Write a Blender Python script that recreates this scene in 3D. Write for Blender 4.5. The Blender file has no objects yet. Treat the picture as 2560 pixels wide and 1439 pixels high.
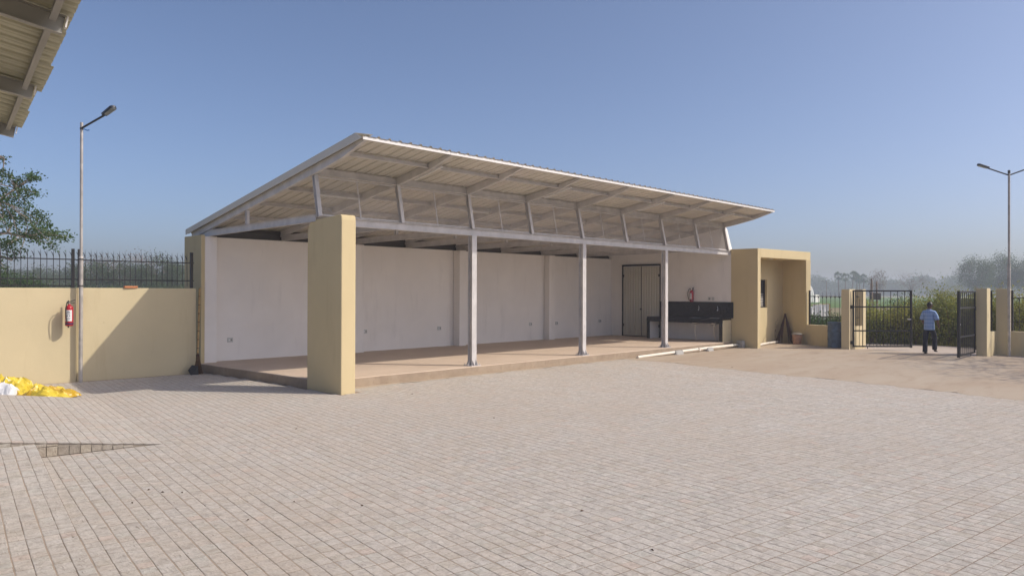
import bpy, bmesh, math, random
import numpy as np
from mathutils import Vector, Matrix

R = math.radians
rng = random.Random(7)
nrng = np.random.default_rng(11)
scene = bpy.context.scene
COL = scene.collection

# ------------------------------------------------------------------ camera
TH = 0.7756
CAM = Vector((-7.832, -12.295, 2.0))
fw = Vector((math.cos(TH), math.sin(TH), 0)); rt = Vector((math.sin(TH), -math.cos(TH), 0)); upv = Vector((0, 0, 1))
PITCH, ROLL = 0.0047, 0.0028
Fv = fw*math.cos(PITCH) + upv*math.sin(PITCH); Uv = -fw*math.sin(PITCH) + upv*math.cos(PITCH)
Rc = rt*math.cos(ROLL) + Uv*math.sin(ROLL); Uc = Uv*math.cos(ROLL) - rt*math.sin(ROLL)
cam_d = bpy.data.cameras.new('camera'); cam = bpy.data.objects.new('camera', cam_d); COL.objects.link(cam)
cam.matrix_world = Matrix(((Rc.x, Uc.x, -Fv.x, CAM.x), (Rc.y, Uc.y, -Fv.y, CAM.y), (Rc.z, Uc.z, -Fv.z, CAM.z), (0, 0, 0, 1)))
cam_d.sensor_width = 36; cam_d.lens = 25.846; cam_d.clip_start = 0.1; cam_d.clip_end = 5000
scene.camera = cam

# ------------------------------------------------------------------ world, sun, exposure
SUN_AZ, SUN_EL = R(-53.0), R(42.0)
world = bpy.data.worlds.new('World'); scene.world = world; world.use_nodes = True
wn = world.node_tree; wn.nodes.clear()
sky = wn.nodes.new('ShaderNodeTexSky'); sky.sky_type = 'NISHITA'; sky.sun_disc = False
sky.sun_elevation = SUN_EL; sky.sun_rotation = R(90) - SUN_AZ
sky.altitude = 0; sky.air_density = 0.6; sky.dust_density = 2.8; sky.ozone_density = 3.0
bg = wn.nodes.new('ShaderNodeBackground'); bg.inputs['Strength'].default_value = 0.145
wo = wn.nodes.new('ShaderNodeOutputWorld')
wb = wn.nodes.new('ShaderNodeMix'); wb.data_type = 'RGBA'; wb.blend_type = 'MULTIPLY'; wb.inputs[0].default_value = 1.0
wb.inputs[7].default_value = (1.02, 1.0, 1.0, 1)      # white balance of the sky
wn.links.new(sky.outputs[0], wb.inputs[6]); wn.links.new(wb.outputs[2], bg.inputs[0]); wn.links.new(bg.outputs[0], wo.inputs[0])
sun_d = bpy.data.lights.new('sun', 'SUN'); sun_d.energy = 2.9; sun_d.angle = R(0.55); sun_d.color = (1.0, 0.91, 0.78)
sun = bpy.data.objects.new('sun', sun_d); COL.objects.link(sun)
sv = Vector((math.cos(SUN_AZ)*math.cos(SUN_EL), math.sin(SUN_AZ)*math.cos(SUN_EL), math.sin(SUN_EL)))
sun.rotation_euler = sv.to_track_quat('Z', 'Y').to_euler(); sun.location = (10, -20, 20)
scene.view_settings.view_transform = 'Standard'; scene.view_settings.look = 'None'
scene.view_settings.exposure = 0.22; scene.view_settings.gamma = 1.0; scene.view_settings.use_curve_mapping = False
scene.cycles.use_denoising = True
scene.cycles.max_bounces = 8; scene.cycles.volume_bounces = 1

# ------------------------------------------------------------------ materials
def srgb(r, g, b):
    f = lambda c: (c/255/12.92) if c/255 <= 0.04045 else ((c/255+0.055)/1.055)**2.4
    return (f(r), f(g), f(b))

class M:
    """small node-material helper"""
    def __init__(s, name, rough=0.7, metal=0.0, spec=None):
        s.m = bpy.data.materials.new(name); s.m.use_nodes = True
        s.nt = s.m.node_tree; s.n = s.nt.nodes; s.l = s.nt.links
        s.b = s.n['Principled BSDF']; s.b.inputs['Roughness'].default_value = rough; s.b.inputs['Metallic'].default_value = metal
        if spec is not None: s.b.inputs['Specular IOR Level'].default_value = spec
        s.geo = s.n.new('ShaderNodeNewGeometry')
    def pos(s, scale=(1, 1, 1)):
        mp = s.n.new('ShaderNodeMapping'); mp.inputs['Scale'].default_value = scale
        s.l.new(s.geo.outputs['Position'], mp.inputs['Vector']); return mp.outputs[0]
    def noise(s, scale, detail=4, rough=0.55, vec=None, dist=0):
        t = s.n.new('ShaderNodeTexNoise'); t.inputs['Scale'].default_value = scale; t.inputs['Detail'].default_value = detail
        t.inputs['Roughness'].default_value = rough; t.inputs['Distortion'].default_value = dist
        s.l.new(vec if vec is not None else s.geo.outputs['Position'], t.inputs['Vector']); return t.outputs['Fac']
    def ramp(s, fac, stops):
        r = s.n.new('ShaderNodeValToRGB'); e = r.color_ramp.elements
        while len(e) < len(stops): e.new(0.5)
        for i, (p, c) in enumerate(stops):
            e[i].position = p; e[i].color = (*c, 1) if len(c) == 3 else c
        s.l.new(fac, r.inputs[0]); return r.outputs[0]
    def mix(s, a, b, fac, mode='MIX'):
        x = s.n.new('ShaderNodeMix'); x.data_type = 'RGBA'; x.blend_type = mode
        for v, i in ((a, 6), (b, 7)):
            if isinstance(v, (tuple, list)): x.inputs[i].default_value = (*v[:3], 1)
            else: s.l.new(v, x.inputs[i])
        if isinstance(fac, (int, float)): x.inputs[0].default_value = fac
        else: s.l.new(fac, x.inputs[0])
        return x.outputs[2]
    def attr(s, name):
        a = s.n.new('ShaderNodeAttribute'); a.attribute_name = name; return a.outputs['Color']
    def col(s, v):
        if isinstance(v, (tuple, list)): s.b.inputs['Base Color'].default_value = (*v, 1)
        else: s.l.new(v, s.b.inputs['Base Color'])
        return s
    def bump(s, h, strength=0.3, dist=0.01):
        b = s.n.new('ShaderNodeBump'); b.inputs['Strength'].default_value = strength; b.inputs['Distance'].default_value = dist
        s.l.new(h, b.inputs['Height']); s.l.new(b.outputs[0], s.b.inputs['Normal']); return s
    def roughmap(s, fac, a, b):
        r = s.n.new('ShaderNodeMapRange'); r.inputs[3].default_value = a; r.inputs[4].default_value = b
        s.l.new(fac, r.inputs[0]); s.l.new(r.outputs[0], s.b.inputs['Roughness']); return s

MATS = {}
def simple(name, c, rough=0.6, metal=0.0, var=0.12, scale=3.0, bump=None):
    m = M(name, rough, metal)
    f = m.noise(scale, 5, 0.6)
    lo = tuple(x*(1-var) for x in c); hi = tuple(min(1, x*(1+var)) for x in c)
    m.col(m.ramp(f, [(0.3, lo), (0.7, hi)]))
    if bump: m.bump(m.noise(bump[0], 5, 0.6), bump[1], bump[2])
    MATS[name] = m.m; return m.m

def plaster(name, c, dirt, amount=0.35):
    m = M(name, 0.85, spec=0.25)
    big = m.noise(0.9, 5, 0.6, dist=0.4); fine = m.noise(22, 4, 0.6)
    base = m.mix(tuple(x*0.88 for x in c), tuple(min(1, x*1.07) for x in c), big)
    streak = m.noise(1.0, 6, 0.65, m.pos((3.2, 3.2, 0.5)))
    st = m.ramp(streak, [(0.55, (0, 0, 0)), (0.75, (amount,)*3)])
    base = m.mix(base, dirt, st)
    sp = m.ramp(m.noise(7, 3, 0.7), [(0.70, (0, 0, 0)), (0.78, (0.35, 0.35, 0.35))])
    base = m.mix(base, tuple(x*0.7 for x in dirt), sp)
    m.col(base)
    m.bump(m.mix(m.noise(5, 5, 0.6), m.noise(55, 4, 0.6), 0.35), 0.28, 0.014)
    MATS[name] = m.m

plaster('plaster_white', (0.86, 0.82, 0.775), (0.64, 0.61, 0.58), 0.5)
plaster('plaster_yellow', (0.61, 0.50, 0.295), (0.49, 0.395, 0.225), 0.5)
plaster('plaster_boundary', (0.62, 0.525, 0.335), (0.50, 0.40, 0.24), 0.45)
simple('steel_grey', (0.55, 0.525, 0.51), 0.5, 0.0, 0.14, 3.5, (60, 0.05, 0.002))
simple('canopy_steel', (0.30, 0.295, 0.275), 0.5, 0.0, 0.10, 2.0)
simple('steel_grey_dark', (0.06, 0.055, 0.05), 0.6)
simple('white_paint', (0.72, 0.70, 0.68), 0.45, 0, 0.04)
simple('black_iron', (0.012, 0.012, 0.014), 0.45, 0, 0.3, 6)
simple('rusty_galvanised', (0.42, 0.39, 0.36), 0.5, 0.2, 0.25, 5)
simple('red_paint', (0.42, 0.015, 0.025), 0.3, 0, 0.1)
simple('label_white', (0.75, 0.75, 0.74), 0.5, 0, 0.03)
simple('navy_band', (0.02, 0.025, 0.09), 0.4)
simple('rubber_black', (0.015, 0.015, 0.015), 0.6)
simple('chrome', (0.75, 0.75, 0.76), 0.12, 1.0, 0.02)
simple('steel_basin', (0.55, 0.54, 0.52), 0.28, 0.9, 0.05)
simple('pvc_white', (0.78, 0.72, 0.62), 0.4, 0, 0.05)
simple('bamboo', (0.40, 0.25, 0.09), 0.5, 0, 0.25, 9)
simple('broom_twigs', (0.13, 0.075, 0.04), 0.9, 0, 0.4, 30)
simple('dark_twigs', (0.075, 0.035, 0.025), 0.9, 0, 0.4, 30)
simple('blue_drum', (0.075, 0.125, 0.20), 0.55, 0, 0.35, 7)
simple('clay_bucket', (0.36, 0.20, 0.13), 0.6, 0, 0.35, 12)
simple('grey_lid', (0.28, 0.27, 0.25), 0.5)
simple('brick_orange', (0.55, 0.22, 0.10), 0.9, 0, 0.2, 20)
simple('lamp_glass', (0.30, 0.33, 0.34), 0.2, 0, 0.1)
simple('lamp_dark', (0.03, 0.035, 0.045), 0.45)
simple('wire_blue', (0.03, 0.13, 0.35), 0.5)
simple('socket_plastic', (0.55, 0.55, 0.52), 0.4, 0, 0.04)
simple('cloth_white', (0.80, 0.79, 0.77), 0.85, 0, 0.08, 4)
simple('temple_white', (0.72, 0.70, 0.66), 0.8)
simple('bark', (0.16, 0.11, 0.075), 0.9, 0, 0.35, 12, (25, 0.5, 0.02))
simple('bark_pale', (0.30, 0.24, 0.20), 0.9, 0, 0.3, 8)
simple('skin', (0.10, 0.045, 0.026), 0.5, 0, 0.12, 25)
simple('hair', (0.008, 0.007, 0.007), 0.5, 0, 0.3, 40)
simple('trousers', (0.012, 0.014, 0.026), 0.8, 0, 0.25, 30)
simple('sandal', (0.05, 0.04, 0.035), 0.7)
simple('litter_leaf', (0.09, 0.05, 0.025), 0.9, 0, 0.4, 30)
simple('grey_cement', (0.34, 0.33, 0.31), 0.9, 0, 0.2, 12, (40, 0.4, 0.01))

def m_granite():
    m = M('black_granite', 0.22)
    m.col(m.ramp(m.noise(60, 3, 0.7), [(0.4, (0.006, 0.007, 0.010)), (0.75, (0.022, 0.024, 0.032))])); MATS['black_granite'] = m.m
m_granite()

def m_sheet(name, c, rough=0.5):
    m = M(name, rough, 0.15)
    t = m.attr('tint')
    a = m.noise(0.7, 5, 0.6, m.pos((2.0, 0.35, 1)))
    base = m.mix(tuple(x*0.88 for x in c), tuple(min(1, x*1.1) for x in c), a)
    base = m.mix(base, t, 1.0, 'MULTIPLY')
    d = m.ramp(m.noise(3.2, 5, 0.7, m.pos((3, 0.7, 1))), [(0.58, (0, 0, 0)), (0.78, (0.35, 0.35, 0.35))])
    base = m.mix(base, tuple(x*0.6 for x in c), d)
    m.col(base); m.bump(m.noise(9, 3, 0.5), 0.06, 0.01); MATS[name] = m.m
m_sheet('roof_sheet_mat', (0.64, 0.61, 0.56))
m_sheet('canopy_sheet_mat', (0.47, 0.46, 0.35))
m_sheet('door_sheet_mat', (0.54, 0.51, 0.44))

def m_concrete(name, c1, c2, c3, scale=0.5, stretch=(1, 1, 1)):
    m = M(name, 0.92, spec=0.2)
    v = m.pos(stretch)
    base = m.mix(c1, c2, m.ramp(m.noise(scale, 6, 0.62, v, 0.6), [(0.32, (0, 0, 0)), (0.68, (1, 1, 1))]))
    base = m.mix(base, c3, m.ramp(m.noise(scale*3.7, 6, 0.68, v, 0.4), [(0.5, (0, 0, 0)), (0.78, (0.7, 0.7, 0.7))]))
    g = m.noise(70, 4, 0.7)
    base = m.mix(base, tuple(x*0.65 for x in c1), m.ramp(g, [(0.6, (0, 0, 0)), (0.8, (0.45, 0.45, 0.45))]))
    m.col(base); m.bump(m.mix(m.noise(9, 5, 0.6), g, 0.4), 0.4, 0.012); MATS[name] = m.m
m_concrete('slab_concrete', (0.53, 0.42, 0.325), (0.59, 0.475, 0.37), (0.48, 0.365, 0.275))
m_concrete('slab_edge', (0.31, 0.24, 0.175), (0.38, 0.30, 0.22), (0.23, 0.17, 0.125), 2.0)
m_concrete('apron_concrete', (0.445, 0.375, 0.295), (0.40, 0.315, 0.235), (0.315, 0.235, 0.165), 0.45, (0.5, 1.6, 1))
m_concrete('road_concrete', (0.50, 0.43, 0.37), (0.44, 0.37, 0.31), (0.38, 0.29, 0.22), 0.8)
m_concrete('dry_ground', (0.26, 0.20, 0.11), (0.17, 0.16, 0.07), (0.12, 0.12, 0.05), 0.12)
m_concrete('riser_mortar', (0.25, 0.22, 0.185), (0.32, 0.28, 0.235), (0.16, 0.135, 0.11), 5.0)
m_concrete('joint_sand', (0.33, 0.265, 0.205), (0.40, 0.325, 0.255), (0.22, 0.17, 0.13), 3.0)
m_concrete('joint_dirt', (0.20, 0.16, 0.125), (0.27, 0.22, 0.175), (0.13, 0.10, 0.08), 5.0)

def m_field():
    m = M('green_field_mat', 0.9, spec=0.1)
    v = m.pos((0.02, 0.25, 1))
    m.col(m.ramp(m.noise(1.0, 5, 0.6, v), [(0.3, (0.05, 0.115, 0.025)), (0.55, (0.10, 0.17, 0.03)), (0.75, (0.16, 0.17, 0.045))])); MATS['green_field_mat'] = m.m
m_field()

def m_paver():
    m = M('paver_stone', 0.85, spec=0.3)
    t = m.attr('tint')
    v = m.pos((1, 1, 1))
    # riven face: fine laminations running along the site x direction
    mp = m.n.new('ShaderNodeMapping'); mp.inputs['Rotation'].default_value = (0, 0, R(7.8)); mp.inputs['Scale'].default_value = (9, 30, 20)
    m.l.new(m.geo.outputs['Position'], mp.inputs['Vector'])
    lam = m.noise(1.6, 6, 0.7, mp.outputs[0], 0.9)
    base = m.mix((0.495, 0.455, 0.405), (0.585, 0.545, 0.495), m.noise(0.35, 4, 0.6))
    base = m.mix(base, t, 1.0, 'MULTIPLY')
    mott = m.noise(14, 5, 0.65, None, 0.4)
    base = m.mix(base, m.mix(base, (0.74, 0.72, 0.70), 1.0, 'MULTIPLY'), m.ramp(mott, [(0.42, (0, 0, 0)), (0.66, (1, 1, 1))]))
    base = m.mix(base, (0.25, 0.21, 0.175), m.ramp(lam, [(0.58, (0, 0, 0)), (0.70, (0.6, 0.6, 0.6))]))
    mq = m.n.new('ShaderNodeMapping'); mq.inputs['Rotation'].default_value = (0, 0, R(7.8)); mq.inputs['Scale'].default_value = (34, 6.5, 20)
    m.l.new(m.geo.outputs['Position'], mq.inputs['Vector'])
    chip = m.noise(1.5, 5, 0.7, mq.outputs[0], 1.0)
    base = m.mix(base, (0.17, 0.14, 0.115), m.ramp(chip, [(0.60, (0, 0, 0)), (0.68, (0.85, 0.85, 0.85))]))
    dust = m.ramp(m.mix(m.noise(1.3, 5, 0.65, None, 0.5), m.noise(0.13, 3, 0.5), 0.5), [(0.44, (0, 0, 0)), (0.60, (0.42, 0.42, 0.42))])
    base = m.mix(base, (0.47, 0.385, 0.305), dust)
    m.col(base)
    m.bump(m.mix(m.mix(lam, chip, 0.65), m.noise(38, 5, 0.65), 0.4), 1.0, 0.022)
    MATS['paver_stone'] = m.m
m_paver()

def m_leaf(name, stops, sc=0.9):
    m = M(name, 0.55, spec=0.3)
    t = m.attr('tint')
    base = m.ramp(m.noise(sc, 4, 0.6), stops)
    m.col(m.mix(base, t, 1.0, 'MULTIPLY'))
    # leaves let light through
    tr = m.n.new('ShaderNodeBsdfTranslucent'); mx = m.n.new('ShaderNodeMixShader'); mx.inputs[0].default_value = 0.38
    tr.inputs['Color'].default_value = (*[c*1.3 for c in stops[-1][1]], 1)
    out = m.n['Material Output']
    m.l.new(m.b.outputs[0], mx.inputs[1]); m.l.new(tr.outputs[0], mx.inputs[2]); m.l.new(mx.outputs[0], out.inputs[0])
    MATS[name] = m.m
m_leaf('leaf_green', [(0.3, (0.034, 0.072, 0.024)), (0.7, (0.072, 0.128, 0.036))])
m_leaf('leaf_far', [(0.3, (0.030, 0.055, 0.022)), (0.7, (0.070, 0.105, 0.032))], 0.25)
m_leaf('leaf_bush', [(0.3, (0.10, 0.15, 0.035)), (0.7, (0.28, 0.27, 0.06))], 0.9)
m_leaf('leaf_dry', [(0.3, (0.10, 0.07, 0.045)), (0.7, (0.16, 0.11, 0.07))], 0.6)

def m_tarp():
    m = M('tarp_mat', 0.38)
    m.col(m.attr('tint')); m.bump(m.noise(30, 4, 0.6), 0.25, 0.01); MATS['tarp_mat'] = m.m
m_tarp()

def m_shirt():
    m = M('shirt_check', 0.85)
    tc = m.n.new('ShaderNodeTexCoord'); sp = m.n.new('ShaderNodeSeparateXYZ'); m.l.new(tc.outputs['Object'], sp.inputs[0])
    def stripes(o, f, w):
        a = m.n.new('ShaderNodeMath'); a.operation = 'MULTIPLY'; a.inputs[1].default_value = f; m.l.new(o, a.inputs[0])
        b = m.n.new('ShaderNodeMath'); b.operation = 'FRACT'; m.l.new(a.outputs[0], b.inputs[0])
        c = m.n.new('ShaderNodeMath'); c.operation = 'LESS_THAN'; c.inputs[1].default_value = w; m.l.new(b.outputs[0], c.inputs[0]); return c.outputs[0]
    base = m.mix((0.31, 0.44, 0.66), (0.20, 0.31, 0.55), stripes(sp.outputs[0], 19, 0.45))
    base = m.mix(base, (0.17, 0.27, 0.50), stripes(sp.outputs[2], 17, 0.40))
    base = m.mix(base, (0.36, 0.48, 0.68), stripes(sp.outputs[2], 8.5, 0.12))
    m.col(base); MATS['shirt_check'] = m.m
m_shirt()

# ------------------------------------------------------------------ mesh builder
OFF = {}
def fin(o, name, parent, off):
    COL.objects.link(o)
    OFF[o.name] = Vector(off)
    if parent is not None: o.parent = parent
    return o
def tag(o, label=None, cat=None, group=None, kind=None):
    if label: o['label'] = label
    if cat: o['category'] = cat
    if group: o['group'] = group
    if kind: o['kind'] = kind
    return o
def thing(name, label, cat, loc, group=None):
    o = bpy.data.objects.new(name, None); o.empty_display_size = 0.2; o.location = loc
    fin(o, name, None, loc); return tag(o, label, cat, group)

class B:
    def __init__(s): s.v = []; s.f = []; s.tint = None
    def add(s, vs, fs):
        n = len(s.v); s.v += [tuple(v) for v in vs]; s.f += [tuple(i+n for i in f) for f in fs]; return s
    def box(s, x0, x1, y0, y1, z0, z1):
        return s.add([(x0,y0,z0),(x1,y0,z0),(x1,y1,z0),(x0,y1,z0),(x0,y0,z1),(x1,y0,z1),(x1,y1,z1),(x0,y1,z1)],
                     [(0,3,2,1),(4,5,6,7),(0,1,5,4),(1,2,6,5),(2,3,7,6),(3,0,4,7)])
    def bar(s, p, q, w, h, up=(0,0,1)):
        p, q = Vector(p), Vector(q); d = (q-p).normalized(); side = d.cross(Vector(up))
        if side.length < 1e-5: side = d.cross(Vector((1,0,0)))
        side.normalize(); u = side.cross(d).normalized()
        a, b = side*w/2, u*h/2
        return s.add([p-a-b, p+a-b, p+a+b, p-a+b, q-a-b, q+a-b, q+a+b, q-a+b],
                     [(0,1,2,3),(7,6,5,4),(0,4,5,1),(1,5,6,2),(2,6,7,3),(3,7,4,0)])
    def ibeam(s, p, q, w, h, up=(0,0,1), t=0.012):
        """an I section: web and two flanges"""
        p, q = Vector(p), Vector(q); d = (q-p).normalized(); side = d.cross(Vector(up)).normalized(); u = side.cross(d).normalized()
        s.bar(p, q, t, h-2*t-0.001, up); o = u*(h/2-t/2)
        s.bar(p+o, q+o, w, t, up); s.bar(p-o, q-o, w, t, up); return s
    def tube(s, pts, r, n=8, cap=True):
        pts = [Vector(p) for p in pts]; rs = r if isinstance(r, (list, tuple)) else [r]*len(pts)
        rings = []; ref = None
        for i, p in enumerate(pts):
            d = (pts[min(i+1, len(pts)-1)] - pts[max(i-1, 0)])
            if d.length < 1e-9: d = Vector((0,0,1))
            d.normalize()
            if ref is None: ref = Vector((1,0,0)) if abs(d.x) < 0.9 else Vector((0,1,0))
            a = d.cross(ref).normalized(); b = d.cross(a).normalized(); ref = -b if False else ref
            rings.append([p + (a*math.cos(2*math.pi*k/n) + b*math.sin(2*math.pi*k/n))*rs[i] for k in range(n)])
        vs = [v for rg in rings for v in rg]; fs = []
        for i in range(len(pts)-1):
            for k in range(n):
                fs.append((i*n+k, i*n+(k+1) % n, (i+1)*n+(k+1) % n, (i+1)*n+k))
        if cap: fs += [tuple(range(n))[::-1], tuple(range((len(pts)-1)*n, len(pts)*n))]
        return s.add(vs, fs)
    def lathe(s, prof, cx, cy, n=20, cz=0):
        vs = [(cx+r*math.cos(2*math.pi*k/n), cy+r*math.sin(2*math.pi*k/n), cz+z) for r, z in prof for k in range(n)]; fs = []
        for i in range(len(prof)-1):
            for k in range(n): fs.append((i*n+k, i*n+(k+1) % n, (i+1)*n+(k+1) % n, (i+1)*n+k))
        fs += [tuple(range(n))[::-1], tuple(range((len(prof)-1)*n, len(prof)*n))]
        return s.add(vs, fs)
    def prism(s, poly, vec):
        n = len(poly); vec = Vector(vec); a = [Vector(p) for p in poly]
        vs = a + [p+vec for p in a]
        fs = [tuple(range(n))[::-1], tuple(range(n, 2*n))] + [(i, (i+1) % n, n+(i+1) % n, n+i) for i in range(n)]
        return s.add(vs, fs)
    def obj(s, name, mat, parent=None, smooth=False, bevel=0, off=None, seg=2):
        off = Vector(off) if off is not None else (OFF[parent.name] if parent is not None else Vector((0,0,0)))
        me = bpy.data.meshes.new(name)
        me.from_pydata([(v[0]-off.x, v[1]-off.y, v[2]-off.z) for v in s.v], [], s.f)
        bm = bmesh.new(); bm.from_mesh(me); bmesh.ops.recalc_face_normals(bm, faces=bm.faces)
        if bevel:
            eds = [e for e in bm.edges if len(e.link_faces) == 2 and e.calc_face_angle(0) > 0.5]
            bmesh.ops.bevel(bm, geom=eds, offset=bevel, segments=seg, affect='EDGES', profile=0.5)
        bm.to_mesh(me); bm.free()
        if smooth:
            me.polygons.foreach_set('use_smooth', [True]*len(me.polygons))
            me.set_sharp_from_angle(angle=R(40))
        me.materials.append(MATS[mat])
        if s.tint is not None: set_tint(me, s.tint)
        o = bpy.data.objects.new(name, me)
        if parent is None: o.location = off
        return fin(o, name, parent, off)

def set_tint(me, c):
    a = me.color_attributes.new('tint', 'FLOAT_COLOR', 'POINT')
    arr = np.ones((len(me.vertices), 4), dtype=np.float32)
    c = np.asarray(c, dtype=np.float32)
    arr[:, :3] = c
    a.data.foreach_set('color', arr.ravel())

def np_mesh(name, V, Fq, mat, tint=None):
    me = bpy.data.meshes.new(name)
    V = np.asarray(V, dtype=np.float32); Fq = np.asarray(Fq, dtype=np.int32)
    k = Fq.shape[1]
    me.vertices.add(len(V)); me.vertices.foreach_set('co', V.ravel())
    me.loops.add(Fq.size); me.loops.foreach_set('vertex_index', Fq.ravel())
    me.polygons.add(len(Fq)); me.polygons.foreach_set('loop_start', np.arange(0, Fq.size, k, dtype=np.int32))
    me.polygons.foreach_set('loop_total', np.full(len(Fq), k, dtype=np.int32))
    me.update(calc_edges=True); me.validate()
    me.polygons.foreach_set('use_smooth', np.zeros(len(Fq), dtype=bool))
    me.materials.append(MATS[mat])
    if tint is not None: set_tint(me, tint)
    return me
def link_mesh(me, name, parent=None, loc=(0,0,0), woff=None):
    o = bpy.data.objects.new(name, me); o.location = loc
    w = Vector(loc) + (OFF[parent.name] if parent is not None else Vector((0,0,0)))
    return fin(o, name, parent, w if woff is None else woff)

# ------------------------------------------------------------------ site frame (paving grid, gate side)
SA = R(-7.8)
su = Vector((math.cos(SA), math.sin(SA), 0)); svv = Vector((-math.sin(SA), math.cos(SA), 0))
RH = Vector((-4.15, -2.32, 0))                 # hinge of the paved ramp
def site(x, y):
    d = Vector((x, y, 0)) - RH; return d.dot(su), d.dot(svv)
def unsite(a, b, z=0.0):
    p = RH + su*a + svv*b; return Vector((p.x, p.y, z))
RAMP_V1, RAMP_S, RAMP_U = 5.04, 0.135, -3.29
def gz(a, b):
    """height of the paved surface at site coordinates"""
    if a < 0 and 0 < b < RAMP_V1: return RAMP_S*min(-a, -RAMP_U)
    if a < -1.41 and -3.6 < b < 0: return 0.17*(b+3.6)/3.6
    return 0.0

# ------------------------------------------------------------------ setting
g = B().add([(-900,-900,-0.09),(1200,-900,-0.09),(1200,1200,-0.09),(-900,1200,-0.09)], [(0,1,2,3)])
tag(g.obj('ground', 'dry_ground'), kind='structure')
# green crop field to the right beyond the fence
def dirpt(px, d, z=0):
    """point at pixel column px (2560 wide), d metres along the view axis"""
    return Vector((CAM.x, CAM.y, 0)) + fw*d + rt*((px-1280)/1837.93*d) + Vector((0,0,z))
f = B().add([dirpt(1900,100,-0.06), dirpt(2900,100,-0.06), dirpt(2900,300,-0.06), dirpt(1900,300,-0.06)], [(0,1,2,3)])
tag(f.obj('crop_field', 'green_field_mat'), kind='structure')
f = B().add([dirpt(1990,52,-0.07), dirpt(2700,52,-0.07), dirpt(2700,62,-0.07), dirpt(1990,62,-0.07)], [(0,1,2,3)])

# paved yard: bed + pavers; apron
E1, E2 = Vector((10.47, 0.70, 0)), Vector((7.6, -17.0, 0))      # edge between paving and concrete apron
bed = B().add([(-14,-16,-0.0085),(E2.x,E2.y,-0.0085),(E1.x,E1.y,-0.0085),(0.0,0.72,-0.0085),(-0.3,6.0,-0.0085),(-14,6.9,-0.0085)], [(0,1,2,3,4,5)])
paving = bed.obj('paving', 'joint_sand'); tag(paving, kind='structure')
ap = B().add([(E1.x,E1.y,0.0),(E2.x,E2.y,0.0),(18.6,-16.5,0.0),(19.15,-6.7,0.0),(19.2,-2.6,0.0),(21.0,0.9,0.0),(16.9,0.9,0.0),(16.9,0.72,0.0)], [tuple(range(8))[::-1]])
# sheet given a little thickness
ap.v += [(x, y, -0.06) for x, y, z in ap.v[:8]]; ap.f += [(i, (i+1) % 8, 8+(i+1) % 8, 8+i) for i in range(8)]
tag(ap.obj('concrete_apron', 'apron_concrete'), kind='structure')
rd = B().add([(18.2,-30,-0.035),(23.4,-30,-0.035),(23.9,-2.0,-0.035),(23.2,4.0,-0.035),(20.9,4.0,-0.035),(19.2,-2.6,-0.035)], [tuple(range(6))])
tag(rd.obj('road', 'road_concrete'), kind='structure')

# ---- pavers
PU, PV = 0.1175, 0.12
def slabx(y): return 0.03 - 0.28*(y-1.27)/4.63
def paver_cells():
    out = []
    for i in range(-40, 150):
        for j in range(-124, 76):
            a = (i+0.5)*PU; b = (j+0.5)*PV
            p = RH + su*a + svv*b
            x, y = p.x, p.y
            if x > -0.62:
                if y > 0.60 and x > slabx(max(y, 1.27)) - 0.05: continue
                if y > 5.30: continue
                if -0.07 < x < 0.40 and -0.06 < y < 1.36: continue
            else:
                if y > 5.55 - (x+0.7)*0.0766: continue
            # apron side of the paving edge
            t = (x-E1.x)*(E2.y-E1.y) - (y-E1.y)*(E2.x-E1.x)
            if t < 0.06*17.9: continue
            d = (x-CAM.x)*fw.x + (y-CAM.y)*fw.y; l = (x-CAM.x)*rt.x + (y-CAM.y)*rt.y
            if d < 4.0 or abs(l) > 0.70*d + 1.3: continue
            out.append((i, j, a, b, d, l))
    return out
cells = paver_cells()
inframe = sorted([c for c in cells if c[4] > 5.15 and abs(c[5]) < 0.69*c[4]], key=lambda c: c[4])
near = set((c[0], c[1]) for c in inframe[:300])
TINTS = [(1,1,1)]*14 + [(0.975,0.975,0.98)]*8 + [(1.025,1.02,1.015)]*8 + [(1.01,0.985,0.965)]*5 + [(0.93,0.925,0.925)]*3 + [(1.02,0.935,0.90)] + [(0.98,1.0,0.995)]*4 + [(0.95,0.935,0.90)]*4
def paver_verts(i, j, rnd):
    """one half-tile: chamfered top, vertical sides; local coordinates, top near z=0"""
    wide, thin = 0.0056, 0.0030
    l0 = -PU/2 + (wide if i % 2 == 0 else thin) + rnd.uniform(-.0022, .0016)
    l1 = PU/2 - (thin if i % 2 == 0 else wide) + rnd.uniform(-.0016, .0022)
    vw, vt = 0.0046, 0.0018
    b0 = -PV/2 + (vw if j % 2 == 0 else vt) + rnd.uniform(-.0015, .0012); b1 = PV/2 - (vt if j % 2 == 0 else vw) + rnd.uniform(-.0012, .0015)
    c = 0.0030; dz = abs(rnd.gauss(0, 0.0006)); tx, ty = rnd.gauss(0, 0.003), rnd.gauss(0, 0.002)
    P = []
    for z, e in ((-0.012, 0), (-0.0013, 0), (0.0, c)):
        for x, y in ((l0+e, b0+e), (l1-e, b0+e), (l1-e, b1-e), (l0+e, b1-e)):
            P.append((x, y, z + dz + (x*tx + y*ty if z > -0.01 else 0)))
    return P
PF = [(0,1,5,4),(1,2,6,5),(2,3,7,6),(3,0,4,7),(4,5,9,8),(5,6,10,9),(6,7,11,10),(7,4,8,11),(8,9,10,11)]
prng = random.Random(3)
variants = {}
for par in (0, 1):
    for pj in (0, 1):
        for k in range(10):
            me = np_mesh('paver', paver_verts(par, pj, prng), PF, 'paver_stone', TINTS[prng.randrange(len(TINTS))]); variants[(par, pj, k)] = me
SV, SF, ST = [], [], []
JV, JF, WV, WF = [], [], [], []
from mathutils import noise as mn
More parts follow.
